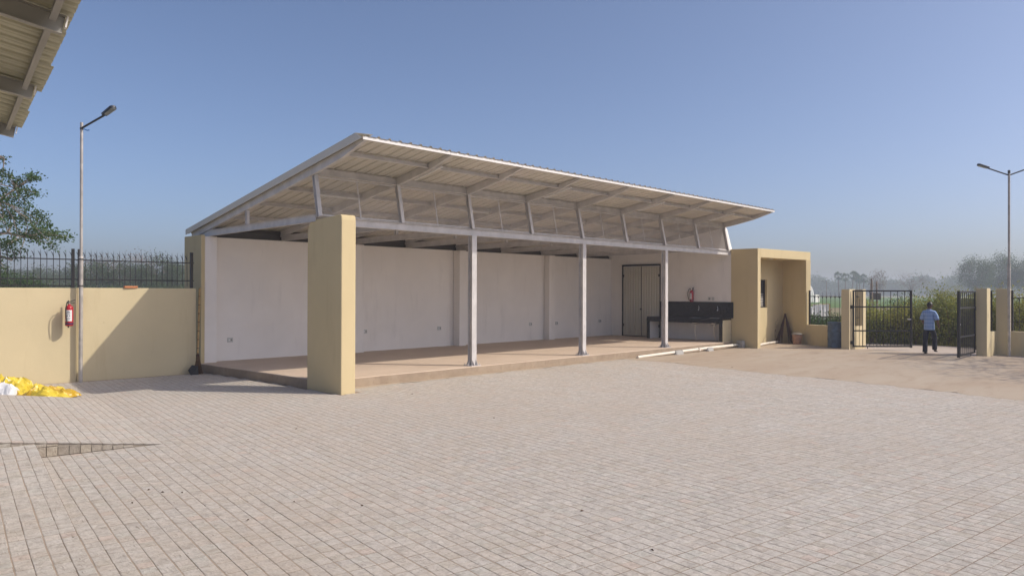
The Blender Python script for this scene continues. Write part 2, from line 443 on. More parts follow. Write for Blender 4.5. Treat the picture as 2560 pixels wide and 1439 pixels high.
for (i, j, a, b, d, l) in cells:
    a_, b_ = a, b
    z = gz(a, b) + 0.0035*mn.noise(Vector((a*0.55, b*0.55, 2.0))); sl = 0.0; slv = 0.0
    if a < 0 and 0 < b < RAMP_V1: sl = -RAMP_S
    elif a < -1.41 and -3.6 < b < 0: slv = 0.17/3.6
    a += 0.0045*mn.noise(Vector((i*0.21, b*0.5, 7.0))); b += 0.006*mn.noise(Vector((a*0.5, j*0.115, 4.0)))
    nj = len(JV)
    for x, y in ((-PU/2, -PV/2), (PU/2, -PV/2), (PU/2, PV/2), (-PU/2, PV/2)): JV.append(unsite(a+x, b+y, z - 0.0024 + x*sl + y*slv))
    JF.append((nj, nj+1, nj+2, nj+3))
    if i % 2 == 0:
        nj = len(WV)
        for x, y in ((-PU/2-0.0062, -PV/2), (-PU/2+0.0062, -PV/2), (-PU/2+0.0062, PV/2), (-PU/2-0.0062, PV/2)): WV.append(unsite(a+x, b+y, z - 0.0017 + x*sl + y*slv))
        WF.append((nj, nj+1, nj+2, nj+3))
    if (i, j) in near:
        me = variants[(i % 2, j % 2, prng.randrange(10))]
        o = bpy.data.objects.new('paver', me); p = unsite(a, b, z)
        o.location = p; o.rotation_euler = (math.atan(slv), -math.atan(sl), SA)
        fin(o, 'paver', paving, p)
        continue
    n = len(SV); t = TINTS[prng.randrange(len(TINTS))]; br = 1+prng.gauss(0, 0.025)
    for (x, y, zz) in paver_verts(i % 2, j % 2, prng):
        p = unsite(a+x, b+y, z + zz + x*sl + y*slv); SV.append(p); ST.append((t[0]*br, t[1]*br, t[2]*br))
    SF += [tuple(q+n for q in ff) for ff in PF]
me = np_mesh('paver_field', SV, SF, 'paver_stone', ST)
o = link_mesh(me, 'paver_field', paving, woff=(0,0,0)); o['kind'] = 'stuff'
o = link_mesh(np_mesh('joint_dirt', JV, JF, 'joint_dirt'), 'joint_dirt', paving, woff=(0,0,0)); o['kind'] = 'stuff'
o = link_mesh(np_mesh('joint_fill', WV, WF, 'joint_sand'), 'joint_fill', paving, woff=(0,0,0)); o['kind'] = 'stuff'

# ramp body with its stone riser
rb = B()
hu = RAMP_U - 4.0
def rampprism(a0, a1, b0, b1, zf):
    c = [(a0,b0),(a1,b0),(a1,b1),(a0,b1)]
    top = [unsite(a, b, zf(a, b)-0.0090) for a, b in c]; bot = [unsite(a, b, -0.05) for a, b in c]
    rb.add(bot+top, [(0,3,2,1),(4,5,6,7),(0,1,5,4),(1,2,6,5),(2,3,7,6),(3,0,4,7)])
rampprism(RAMP_U, -0.02, 0.012, RAMP_V1-0.01, lambda a, b: RAMP_S*(-a))
rampprism(hu, RAMP_U-0.001, 0.012, RAMP_V1-0.01, lambda a, b: RAMP_S*(-RAMP_U))
rampprism(hu, -1.415, -3.55, -0.012, lambda a, b: 0.17*(b+3.6)/3.6)
ramp = rb.obj('paved_ramp', 'riser_mortar'); tag(ramp, kind='structure')
krng = random.Random(5)
for k in range(1, 24):
    a1 = -0.12 - k*0.118; a0 = a1 + 0.112
    h = RAMP_S*(-a0) - 0.016
    z = 0.004
    while h - z > 0.018:
        zt = min(z+0.112, h)
        y0 = 0.002 + krng.uniform(-0.006, 0.002)
        bb = B(); c = [unsite(a1, y0), unsite(a0, y0), unsite(a0, 0.011), unsite(a1, 0.011)]
        zt2 = zt
        bb.add([(p.x,p.y,z) for p in c] + [(p.x,p.y,zt2) for p in c], [(0,3,2,1),(4,5,6,7),(0,1,5,4),(1,2,6,5),(2,3,7,6),(3,0,4,7)])
        t = krng.choice([(0.82,0.82,0.80),(0.56,0.54,0.51),(0.95,0.96,0.97),(0.74,0.71,0.65),(0.64,0.62,0.59),(0.72,0.71,0.69)]); bb.tint = t
        bb.obj('kerb_stone', 'paver_stone', ramp, bevel=0.004, seg=1)
        z = zt + 0.007

# dust and sand drifted over the paving edge and along the slab
def drift(name, p, q, side, wmin, wmax, seed, mat, label, n=220):
    p, q, side = Vector(p), Vector(q), Vector(side).normalized(); V, F = [], []
    for k in range(n+1):
        c = p.lerp(q, k/n); s_ = (q-p).length*k/n
        w = wmin + (wmax-wmin)*max(0.0, 0.5+0.9*mn.noise(Vector((s_*0.8, seed, 0)))+0.45*mn.noise(Vector((s_*4.1, seed, 3)))+0.25*mn.noise(Vector((s_*13, seed, 5))))
        for t_, z in ((-0.12, 0.0045), (0.45, 0.0065+0.002*mn.noise(Vector((s_*3, seed, 8)))), (1.0, 0.0012)):
            e = c + side*(w*t_); V.append((e.x, e.y, z + 0.0035*mn.noise(Vector((site(e.x, e.y)[0]*0.55, site(e.x, e.y)[1]*0.55, 2.0)))*max(0, t_)))
    for k in range(n):
        for r_ in range(2): a_ = k*3+r_; F.append((a_, a_+1, a_+4, a_+3))
    o_ = link_mesh(np_mesh(name, V, F, mat), name); return tag(o_, label, 'sand', kind='stuff')
ed = (E2-E1).normalized()
drift('sand', E1, E1+ed*13, (-ed.y*-1, ed.x*-1, 0) if False else (ed.y, -ed.x, 0), 0.02, 0.34, 1.3, 'apron_concrete', 'thin sand drifted from the concrete apron over the paver edge')
drift('sand', (0.36,0.70,0), (10.4,0.70,0), (0,-1,0), 0.02, 0.20, 5.1, 'apron_concrete', 'thin dust gathered along the foot of the shelter slab')
drift('sand', (-6.5,5.98,0), (-0.75,5.53,0), (-0.08,-1,0), 0.02, 0.13, 9.7, 'apron_concrete', 'thin dust gathered along the foot of the boundary wall')

# ------------------------------------------------------------------ open shelter
SH = thing('open_shelter', 'long open-fronted shelter with mono-pitch metal roof, white back wall and grey steel posts', 'shelter', (8.5, 3.0, 0))
NB = 8; BAY = 2.115; XE = NB*BAY
YB = 0.88; SLZ = 0.2
def zr(y): return 4.856 - 0.1713*(y+0.855)      # underside of roof sheet
SL = Vector((0, 1, -0.1713)).normalized(); SN = Vector((0, 0.1713, 1)).normalized()
# floor slab: rough front edge, top
sb = B(); n = 60
xs = [-0.30 + (XE+0.03+0.30)*k/n for k in range(n+1)]
srng = random.Random(8)
front = [(x, 0.72 + srng.uniform(-0.012, 0.012)) for x in xs]
m_ = 16
left = [(slabx(0.72 + (5.9-0.72)*k/m_) + srng.uniform(-0.01, 0.01), 0.72 + (5.9-0.72)*k/m_) for k in range(1, m_+1)]
poly = front[2:] + [(XE+0.03, 6.22), (-0.16, 6.22)] + left[::-1]
poly[0] = (0.06, 0.72)
sb.prism([(x, y, -0.05) for x, y in poly], (0, 0, 0.25))
sb.obj('floor_slab', 'slab_concrete', SH, bevel=0.012, seg=2)
eb = B()
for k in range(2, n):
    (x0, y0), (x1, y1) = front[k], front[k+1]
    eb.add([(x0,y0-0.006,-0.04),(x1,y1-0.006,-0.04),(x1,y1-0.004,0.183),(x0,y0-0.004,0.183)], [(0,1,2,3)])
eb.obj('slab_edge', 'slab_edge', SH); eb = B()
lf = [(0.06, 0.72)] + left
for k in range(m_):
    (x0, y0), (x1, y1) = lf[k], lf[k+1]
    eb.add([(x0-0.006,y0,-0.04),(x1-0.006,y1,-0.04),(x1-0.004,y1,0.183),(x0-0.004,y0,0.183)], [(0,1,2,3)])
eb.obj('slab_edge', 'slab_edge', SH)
# back wall, pilasters
B().box(0.1, XE+0.02, 6.2, 6.43, 0.0, 3.357).obj('back_wall', 'plaster_white', SH, bevel=0.006)
for x0, x1, yf in ((-0.14, 0.17, 5.93), (4.2, 4.53, 5.9), (8.24, 8.54, 5.88), (12.74, 13.06, 5.92)):
    B().box(x0, x1, yf, 6.19, 0.199, 3.352).obj('pilaster', 'plaster_white', SH, bevel=0.012)
B().box(-0.24, -0.143, 5.92, 6.95, -0.05, 3.38).obj('end_pilaster', 'plaster_yellow', SH, bevel=0.01)
B().box(-0.142, 0.098, 6.195, 6.92, -0.05, 3.36).obj('wall_end', 'plaster_yellow', SH)
# gable wall at the far end
gp = [(0.80,-0.02),(0.80,3.34),(0.86,3.52),(1.06,4.30),(1.12,zr(1.12)-0.13),(6.43,zr(6.43)-0.13),(6.43,-0.02)]
B().prism([(XE+0.035, y, z) for y, z in gp], (0.2, 0, 0)).obj('gable_wall', 'plaster_white', SH)
# front pier
pb = B()
prof = [(0.0,0.0),(0.0,3.42),(0.012,3.50),(0.05,3.525),(0.6,3.50),(1.06,3.475),(1.17,3.44),(1.235,3.36),(1.262,3.24),(1.27,2.6),(1.27,0.0)]
pb.prism([(0.0, y, z-0.04) for y, z in prof], (0.325, 0, 0))
pier = pb.obj('front_pier', 'plaster_yellow', SH, bevel=0.016, seg=2)
# steel: columns
for i in (2, 4, 6):
    x = i*BAY; c = B().ibeam((x, YB, SLZ+0.012), (x, YB, 3.345), 0.15, 0.15, (0,1,0), 0.009).obj('column', 'steel_grey', SH)
    pl = B().box(x-0.15, x+0.15, YB-0.15, YB+0.15, SLZ, SLZ+0.012); pl.obj('base_plate', 'steel_grey', c, off=OFF[c.name])
    for sx in (-1, 1):
        B().prism([(x+sx*0.076, YB-0.004, SLZ+0.012), (x+sx*0.145, YB-0.004, SLZ+0.012), (x+sx*0.145, YB-0.004, SLZ+0.03), (x+sx*0.076, YB-0.004, SLZ+0.15)], (0, 0.008, 0)).obj('gusset', 'steel_grey', c, off=OFF[c.name])
    for dx in (-0.055, 0.055):
        for sy in (-1, 1):
            B().prism([(x+dx, YB+sy*0.077, SLZ+0.012), (x+dx, YB+sy*0.145, SLZ+0.012), (x+dx, YB+sy*0.145, SLZ+0.03), (x+dx, YB+sy*0.077, SLZ+0.15)], (0.008, 0, 0)).obj('gusset', 'steel_grey', c, off=OFF[c.name])
    for sx in (-1, 1):
        for sy in (-1, 1):
            B().lathe([(0.012,0),(0.012,0.03),(0.005,0.031),(0.005,0.06)], x+sx*0.125, YB+sy*0.125, 8, SLZ+0.012).obj('anchor_bolt', 'steel_grey', c, off=OFF[c.name])
# front beam, top strut beam, mesh panels
B().ibeam((0.33, YB, 3.425), (XE+0.03, YB, 3.425), 0.10, 0.155, (0,0,1), 0.012).obj('front_beam', 'steel_grey', SH)
yt = 1.06; zt = zr(yt) - 0.165
sbot, stop = Vector((0, YB, 3.503)), Vector((0, yt, zt))
sd = (stop - sbot).normalized()
B().ibeam((-0.02, yt+0.01, zt+0.075), (XE+0.05, yt+0.01, zt+0.075), 0.075, 0.15, SN, 0.01).obj('eaves_beam', 'steel_grey', SH)
for i in range(NB+1):
    x = i*BAY + (0.04 if i == 0 else -0.02 if i == NB else 0)
    B().ibeam((x, sbot.y, sbot.z), (x, stop.y, stop.z), 0.085, 0.10, (0,1,0.2), 0.008).obj('strut', 'steel_grey', SH)
for i in range(NB):
    x0 = i*BAY + 0.05; x1 = (i+1)*BAY - 0.05
    P = lambda x, t, o=0.035: (x, sbot.y + (stop.y-sbot.y)*t + o, sbot.z + (stop.z-sbot.z)*t)
    mesh = B(); nx, nz = 84, 34; w = 0.0019
    for k in range(nx+1):
        x = x0 + (x1-x0)*k/nx; mesh.bar(P(x, 0.0), P(x, 1.0), w, w, (0,1,0))
    for k in range(nz+1):
        t = k/nz; mesh.bar(P(x0, t), P(x1, t), w, w)
    pnl = mesh.obj('mesh_panel', 'steel_grey', SH)
    B().bar(P((x0+x1)/2, 0, 0.03), P((x0+x1)/2, 1, 0.03), 0.022, 0.012, (0,1,0)).obj('mid_bar', 'steel_grey', pnl, off=OFF[pnl.name])
    fr = B().bar(P(x0, 0.045, 0.03), P(x1, 0.045, 0.03), 0.012, 0.03); fr.bar(P(x0, 0.965, 0.03), P(x1, 0.965, 0.03), 0.012, 0.02)
    fr.obj('panel_rail', 'steel_grey', pnl, off=OFF[pnl.name])
# rafters, ties, king posts
def on(y, dz, x): return (x, y, zr(y)-dz)
for i in range(NB+1):
    x = i*BAY + (0.0 if i else 0.0)
    if i == NB: x = XE - 0.02
    y0, y1 = -0.80, 7.0
    B().prism([(x-0.0375, -0.832, zr(-0.832)-0.004), (x-0.0375, -0.832, zr(-0.832)-0.055), (x-0.0375, -0.10, zr(-0.10)-0.150), (x-0.0375, 0.6, zr(0.6)-0.172), (x-0.0375, y1, zr(y1)-0.172), (x-0.0375, y1, zr(y1)-0.004)], (0.075, 0, 0)).obj('rafter', 'steel_grey', SH, bevel=0.004, seg=1)
    if i < NB:
        B().ibeam((x, 6.72, 3.43), (x, 0.96, 3.475), 0.075, 0.15, (0,0,1), 0.009).obj('tie_beam', 'steel_grey', SH)
        B().ibeam((x, 3.95, 3.53), (x, 3.95, zr(3.95)-0.18), 0.07, 0.09, (0,1,0), 0.008).obj('king_post', 'steel_grey', SH)
# purlins
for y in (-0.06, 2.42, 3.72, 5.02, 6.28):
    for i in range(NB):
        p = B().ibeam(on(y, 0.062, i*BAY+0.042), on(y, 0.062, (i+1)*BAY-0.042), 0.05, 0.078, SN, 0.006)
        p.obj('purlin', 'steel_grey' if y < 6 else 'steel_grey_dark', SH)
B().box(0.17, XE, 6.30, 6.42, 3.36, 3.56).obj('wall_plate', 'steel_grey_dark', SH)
# corrugated roof sheets, each about a metre wide
def corr(x0, x1, pitch=0.25):
    """trapezoid profile as (x, dz) points between x0 and x1"""
    pts = []; k = math.floor(x0/pitch) - 1
    while k*pitch < x1 + pitch:
        c = k*pitch
        for dx, dz in ((-0.035, 0), (-0.018, 0.03), (0.018, 0.03), (0.035, 0), (0.105, 0), (0.110, 0.005), (0.140, 0.005), (0.145, 0)):
            if x0 <= c+dx <= x1: pts.append((c+dx, dz))
        k += 1
    return [(x0, 0)] + pts + [(x1, 0)]
rr = random.Random(21)
SY = [-0.87 + (7.18+0.87)*k/10 for k in range(11)]
xcur = -0.10; k = 0
while xcur < XE + 0.06:
    x1 = min(xcur+1.0, XE+0.06)
    pr = corr(xcur, x1+0.02 if x1 < XE else x1); sh = B(); lift = 0.003 + 0.0025*(k % 2); nn = len(pr)
    wob = [rr.uniform(-0.0015, 0.0015) for _ in SY]
    for s_ in range(len(SY)):
        for (x, dz) in pr: sh.v.append((x, SY[s_], zr(SY[s_])+dz+lift+wob[s_]))
    for s_ in range(len(SY)-1):
        for q in range(nn-1): sh.f.append((s_*nn+q, s_*nn+q+1, (s_+1)*nn+q+1, (s_+1)*nn+q))
    t = rr.uniform(0.9, 1.06); sh.tint = (t, t*rr.uniform(0.98, 1.0), t*rr.uniform(0.94, 1.0))
    sh.obj('roof_sheet', 'roof_sheet_mat', SH)
    xcur = x1; k += 1
# white eaves strip in lengths, rake flashing
for i in range(NB):
    x0 = -0.09 + i*(XE+0.14)/NB; x1 = -0.09 + (i+1)*(XE+0.14)/NB - 0.006
    B().prism([(x0, -0.848, zr(-0.85)-0.058), (x0, -0.838, zr(-0.85)-0.060), (x0, -0.838, zr(-0.85)-0.003), (x0, -0.848, zr(-0.85)-0.003)], (x1-x0, 0, 0)).obj('eaves_strip', 'white_paint', SH)
fb = B()
fb.prism([(-0.115, -0.86, zr(-0.86)-0.03), (-0.115, 7.2, zr(7.2)-0.03), (-0.115, 7.2, zr(7.2)+0.11), (-0.115, -0.62, zr(-0.62)+0.13)], (0.004, 0, 0))
fb.prism([(-0.110, -0.62, zr(-0.62)+0.128), (-0.110, 7.2, zr(7.2)+0.108), (0.12, 7.2, zr(7.2)+0.05), (0.12, -0.86, zr(-0.86)+0.05)], (0, 0, 0.003))
fb.tint = (0.95, 0.93, 0.88)
fb.obj('rake_flashing', 'roof_sheet_mat', SH)
# tube lights under rafters
for i in (1, 3, 5, 7):
    x = i*BAY
    B().bar(on(0.50, 0.19, x+0.055), on(-0.42, 0.165, x+0.055), 0.03, 0.04, SN).obj('tube_light', 'white_paint', SH, bevel=0.008)
for i, y in ((0, 2.42), (2, 2.42), (4, 2.42), (6, 3.72)):
    B().bar(on(y, 0.13, i*BAY+0.95), on(y, 0.13, i*BAY+2.0), 0.03, 0.045, SN).obj('tube_light', 'white_paint', SH, bevel=0.008)
# double door in the gable wall
dr = thing('metal_door', 'tall double door of ribbed cream metal sheet with black frame in the end wall', 'door', (XE+0.03, 4.72, SLZ))
dx = XE + 0.03
fr = B().box(dx-0.045, dx, 5.585, 5.635, SLZ, 3.10); fr.box(dx-0.05, dx-0.001, 3.80, 5.634, 3.035, 3.101); fr.box(dx-0.045, dx, 3.80, 3.825, SLZ, 3.034)
fr.box(dx-0.03, dx, 3.826, 5.584, SLZ, SLZ+0.03); fr.obj('door_frame', 'black_iron', dr)
def leaf(y0, y1, t):
    L = B(); prof = []; y = y0; k = 0
    while y < y1-0.02:
        w = (y1-y0)/7
        prof += [(y, 0), (y+w*0.55, 0), (y+w*0.66, 0.022), (y+w*0.89, 0.022)]; y += w
    prof.append((y1, 0))
    for z in (SLZ+0.035, 3.0):
        L.v += [(dx-0.012-d, yy, z) for yy, d in prof]
    nn = len(prof); L.f = [(q, q+1, nn+q+1, nn+q) for q in range(nn-1)]
    L.tint = (t, t, t*0.97); return L.obj('door_leaf', 'door_sheet_mat', dr)
l1 = leaf(4.70, 5.58, 0.98); l2 = leaf(3.83, 4.68, 1.03)
B().box(dx-0.03, dx-0.012, 4.682, 4.698, SLZ+0.04, 3.02).obj('meeting_stile', 'black_iron', dr)
B().box(dx-0.06, dx-0.035, 4.66, 4.74, 1.28, 1.33).obj('latch', 'black_iron', l1, off=OFF[l1.name])
for l, y in ((l1, 5.55), (l2, 3.86)):
    for z in (0.6, 2.6): B().box(dx-0.05, dx-0.03, y-0.02, y+0.02, z, z+0.1).obj('hinge', 'black_iron', l, off=OFF[l.name])

# ------------------------------------------------------------------ wall sockets
SOCK = [(0.632,0.731,'leftmost socket on the white back wall, left of the yellow pier'),(4.761,0.796,'white wall socket just right of the yellow pier'),(7.641,0.794,'white wall socket left of the nearest grey column'),
        (12.003,0.80,'white wall socket left of the last back-wall pilaster'),(13.462,0.79,'white wall socket right of the last back-wall pilaster'),(16.167,0.805,'white wall socket near the far back corner of the shelter')]
for x, z, lab in SOCK:
    t = thing('wall_socket', lab, 'socket', (x, 6.2, z), 'sockets on the back wall')
    p = B().box(x-0.075, x+0.075, 6.182, 6.199, z-0.06, z+0.06).obj('plate', 'socket_plastic', t, bevel=0.006)
    B().box(x-0.045, x-0.012, 6.176, 6.1815, z-0.02, z+0.02).obj('switch', 'label_white', t)
    B().box(x+0.012, x+0.05, 6.178, 6.1815, z-0.025, z+0.025).obj('outlet', 'grey_lid', t)

# ------------------------------------------------------------------ wash counter
wx = XE + 0.034
wc = thing('wash_counter', 'black granite wash counter with backsplash, two basins and taps on the end wall', 'counter', (16.6, 2.3, SLZ))
B().box(wx-0.032, wx-0.008, 0.70, 3.80, 1.045, 1.63).obj('backsplash', 'black_granite', wc, bevel=0.003)
B().box(16.28, wx-0.034, 0.775, 4.0, 0.985, 1.043).obj('countertop', 'black_granite', wc, bevel=0.004)
B().box(16.27, 16.30, 0.772, 4.002, 0.86, 0.984).obj('apron_strip', 'black_granite', wc, bevel=0.003)
for y0, y1, mt_ in ((0.785, 0.90, 'plaster_boundary'), (3.87, 3.99, 'plaster_white')):
    lg = B().box(16.301, wx-0.036, y0, y1, SLZ-0.01, 0.984).obj('leg', mt_, wc)
    B().box(16.272, 16.300, y0-0.004, y1+0.004, SLZ, 0.859).obj('leg_facing', 'black_granite', lg, off=OFF[lg.name])
for y in (2.05, 1.27):
    bs = B().lathe([(0.02,-0.20),(0.10,-0.19),(0.19,-0.15),(0.205,-0.02),(0.205,0.0)], 16.58, y, 20, 0.985).obj('basin', 'steel_basin', wc, smooth=True)
    B().lathe([(0.17,0),(0.215,0.0),(0.215,0.006),(0.17,0.006)], 16.58, y, 20, 1.044).obj('rim', 'chrome', bs, off=OFF[bs.name])
    pts = [(16.58,y,0.80),(16.58,y,0.70),(16.60,y+0.01,0.62),(16.58,y+0.03,0.55),(16.60,y+0.02,0.45),(16.62,y-0.01,0.33),(16.62,y-0.01,0.205)]
    B().tube(pts, [0.03,0.03,0.024,0.024,0.024,0.02,0.02], 10).obj('drain_pipe', 'pvc_white', bs, smooth=True, off=OFF[bs.name])
    ty = y
    tp = B().tube([(wx-0.034,ty,1.36),(wx-0.10,ty,1.36),(wx-0.135,ty,1.35),(wx-0.15,ty,1.30)], 0.016, 10)
    tp.lathe([(0.03,0),(0.03,0.012)], wx-0.10, ty, 12, 1.33)
    tap = tp.obj('tap', 'chrome', wc, smooth=True)
    B().tube([(wx-0.09,ty,1.375),(wx-0.09,ty+0.01,1.44),(wx-0.085,ty+0.03,1.47)], [0.014,0.010,0.012], 8).obj('lever', 'chrome', tap, smooth=True, off=OFF[tap.name])
sw = thing('switch_board', 'white switch board with two modules on the end wall right of extinguisher', 'switch', (wx, 1.6, 1.75))
B().box(wx-0.016, wx-0.001, 1.62, 1.73, 1.69, 1.81).obj('plate', 'socket_plastic', sw, bevel=0.004)
B().box(wx-0.016, wx-0.001, 1.47, 1.58, 1.69, 1.81).obj('plate', 'socket_plastic', sw, bevel=0.004)
B().box(wx-0.021, wx-0.0165, 1.655, 1.675, 1.72, 1.77).obj('rocker', 'rubber_black', sw)

# ------------------------------------------------------------------ fire extinguishers
def extinguisher(base, nrm, side, label, big=1.0, spread=1.0):
    """base: point at cylinder bottom axis; nrm: out of the wall; side: along the wall to the right as seen"""
    b = Vector(base); nrm = Vector(nrm).normalized(); side = Vector(side).normalized()
    t = thing('fire_extinguisher', label, 'extinguisher', tuple(b), 'red fire extinguishers')
    r = 0.075*big; h = 0.42*big
    prof = [(0.0,0.0),(r*0.8,0.0),(r*0.97,0.012),(r,0.03),(r,h-0.06),(r*0.93,h-0.025),(r*0.7,h-0.005),(r*0.35,h+0.01),(r*0.3,h+0.035)]
    cyl = B().lathe(prof, b.x, b.y, 24, b.z).obj('cylinder', 'red_paint', t, smooth=True)
    B().lathe([(r*1.012,0.035),(r*1.016,0.036),(r*1.016,0.065),(r*1.012,0.066)], b.x, b.y, 24, b.z).obj('band', 'navy_band', t, smooth=True)
    # paper label: arc in front, turned a little to the right
    a0 = math.atan2(nrm.y, nrm.x); sgn = 1 if side.cross(nrm).z < 0 else -1
    a0 += sgn*(-0.35)
    lb = B(); N = 12; za, zb = 0.10*big, 0.33*big
    for k in range(N+1):
        a = a0 - 0.85 + 1.7*k/N
        for z in (za, zb): lb.v.append((b.x+math.cos(a)*r*1.02, b.y+math.sin(a)*r*1.02, b.z+z))
    lb.f = [(2*k, 2*k+2, 2*k+3, 2*k+1) for k in range(N)]
    lbo = lb.obj('paper_label', 'label_white', t, smooth=True)
    pr = B()
    for q, (za, zb, w) in enumerate(((0.285,0.30,0.4),(0.262,0.27,0.55),(0.245,0.252,0.5),(0.20,0.225,0.16),(0.165,0.17,0.55),(0.15,0.155,0.5),(0.135,0.14,0.55))):
        for c in ((0.0,) if q != 3 else (-0.3, 0.25)):
            n0 = len(pr.v)
            for kk in range(4):
                a = a0 + c - w/1.3 + 2*w/1.3*kk/3
                for z in (za*big, zb*big): pr.v.append((b.x+math.cos(a)*r*1.028, b.y+math.sin(a)*r*1.028, b.z+z))
            pr.f += [(n0+2*kk, n0+2*kk+2, n0+2*kk+3, n0+2*kk+1) for kk in range(3)]
    pr.obj('label_print', 'navy_band', lbo, off=OFF[lbo.name])
    v = B().lathe([(0.018,0),(0.022,0.02),(0.022,0.05),(0.012,0.055)], b.x, b.y, 12, b.z+h+0.03)
    v.obj('valve', 'chrome', t, smooth=True)
    top = b + Vector((0,0,h+0.075))
    hd = B().bar(top - side*0.02, top + side*0.11 + Vector((0,0,0.05)), 0.022, 0.012); hd.bar(top - side*0.02 - Vector((0,0,0.025)), top + side*0.10 - Vector((0,0,0.02)), 0.022, 0.012)
    hd.obj('handle', 'rubber_black', t, bevel=0.003)
    g0 = b + Vector((0,0,h+0.055)) - side*0.02
    hose = [g0, g0 - side*0.06*spread + Vector((0,0,0.03)), g0 - side*0.12*spread - Vector((0,0,0.03)), g0 - side*0.15*spread - Vector((0,0,0.14)), g0 - side*0.145*spread - Vector((0,0,0.25)), g0 - side*0.12*spread - Vector((0,0,0.34)), g0 - side*0.085*spread - Vector((0,0,0.42))]
    if spread < 0.7: hose = [h_ + nrm*min(1, k_/2)*(r+0.004) for k_, h_ in enumerate(hose)]
    sm = []
    for k in range(len(hose)-1):
        for s_ in range(3): sm.append(hose[k].lerp(hose[k+1], s_/3))
    sm.append(hose[-1])
    B().tube(sm, 0.011, 8).obj('hose', 'rubber_black', t, smooth=True)
    bk = B().bar(b - nrm*(r+0.012) - Vector((0,0,0.04)), b - nrm*(r+0.012) + Vector((0,0,h+0.11)), 0.03, 0.006, nrm)
    bk.obj('bracket', 'rubber_black', t)
    return t
WN = Vector((-0.0766, -0.997, 0)); WS = Vector((0.997, -0.0766, 0))     # left boundary wall: normal, right
extinguisher((-3.20, 5.60, 1.23), WN, WS, 'red fire extinguisher hung on the yellow boundary wall beside light pole', 1.04, 0.40)
extinguisher((wx-0.11, 2.36, 1.632), (-1,0,0), (0,-1,0), 'red fire extinguisher standing on the black backsplash of wash counter', 0.98)

# ------------------------------------------------------------------ gate room (yellow portal)
GR = thing('gate_room', 'yellow plastered gate room with framed porch opening beside the shelter', 'building', (18.8, 0.1, 0))
fa = Vector((XE+0.03, -0.23, 0)); fbv = Vector((20.80, -0.53, 0)); fd = (fbv-fa).normalized(); fnn = Vector((fd.y, -fd.x, 0))  # fnn faces the yard
if fnn.y > 0: fnn = -fnn
TOP = 3.56
bk = -fnn
def quadprism(o, name, mat, parent, p0, p1, depth, z0, z1, bev=0.012):
    p0, p1 = Vector(p0), Vector(p1); d = bk*depth
    c = [p0, p1, p1+d, p0+d]
    b_ = B().add([(p.x,p.y,z0) for p in c]+[(p.x,p.y,z1) for p in c], [(0,3,2,1),(4,5,6,7),(0,1,5,4),(1,2,6,5),(2,3,7,6),(3,0,4,7)])
    return b_.obj(name, mat, parent, bevel=bev)
# left side wall
B().add([(fa.x,fa.y,-0.03),(fa.x+0.20,fa.y-0.017,-0.03),(fa.x+0.20,0.95,-0.03),(fa.x,0.795,-0.03),(fa.x,fa.y,TOP),(fa.x+0.20,fa.y-0.017,TOP),(fa.x+0.20,0.95,TOP),(fa.x,0.795,TOP)],
        [(0,3,2,1),(4,5,6,7),(0,1,5,4),(1,2,6,5),(2,3,7,6),(3,0,4,7)]).obj('side_wall', 'plaster_yellow', GR, bevel=0.012)
# lintel / roof slab
p0 = fa + fd*0.202; p1 = fbv
quadprism(None, 'roof_slab', 'plaster_yellow', GR, p0, p1, 1.6, 3.24, TOP+0.002)
# back wall of the porch with a louvred window
byw = 0.66
def backw(x): return byw - (x-19.5)*0.06
wall = B()
for x0, x1, z0, z1 in ((fa.x+0.2, 18.80, 0, 3.239), (18.80, 19.56, 0, 1.40), (18.80, 19.56, 2.48, 3.239), (19.56, 21.1, 0, 3.239)):
    wall.add([(x0,backw(x0),z0),(x1,backw(x1),z0),(x1,backw(x1)+0.22,z0),(x0,backw(x0)+0.22,z0),(x0,backw(x0),z1),(x1,backw(x1),z1),(x1,backw(x1)+0.22,z1),(x0,backw(x0)+0.22,z1)],
             [(0,3,2,1),(4,5,6,7),(0,1,5,4),(1,2,6,5),(2,3,7,6),(3,0,4,7)])
wall.obj('porch_wall', 'plaster_yellow', GR)
wn_ = B().box(18.80, 19.56, byw+0.16, byw+0.20, 1.40, 2.48).obj('window', 'steel_grey_dark', GR)
for k in range(16):
    z = 1.46 + k*0.064
    B().add([(18.84,byw+0.11,z),(19.52,byw+0.11,z),(19.52,byw+0.15,z+0.045),(18.84,byw+0.15,z+0.045)], [(0,1,2,3)]).obj('louvre', 'rusty_galvanised' if k < 8 else 'steel_grey_dark', wn_, off=OFF[wn_.name])
wfr = B().box(18.80,18.84,byw+0.08,byw+0.158,1.40,2.48); wfr.box(19.52,19.559,byw+0.08,byw+0.158,1.40,2.48); wfr.box(18.841,19.519,byw+0.08,byw+0.158,1.40,1.44); wfr.box(18.841,19.519,byw+0.08,byw+0.158,2.44,2.479)
wfr.obj('window_frame', 'black_iron', wn_, off=OFF[wn_.name])
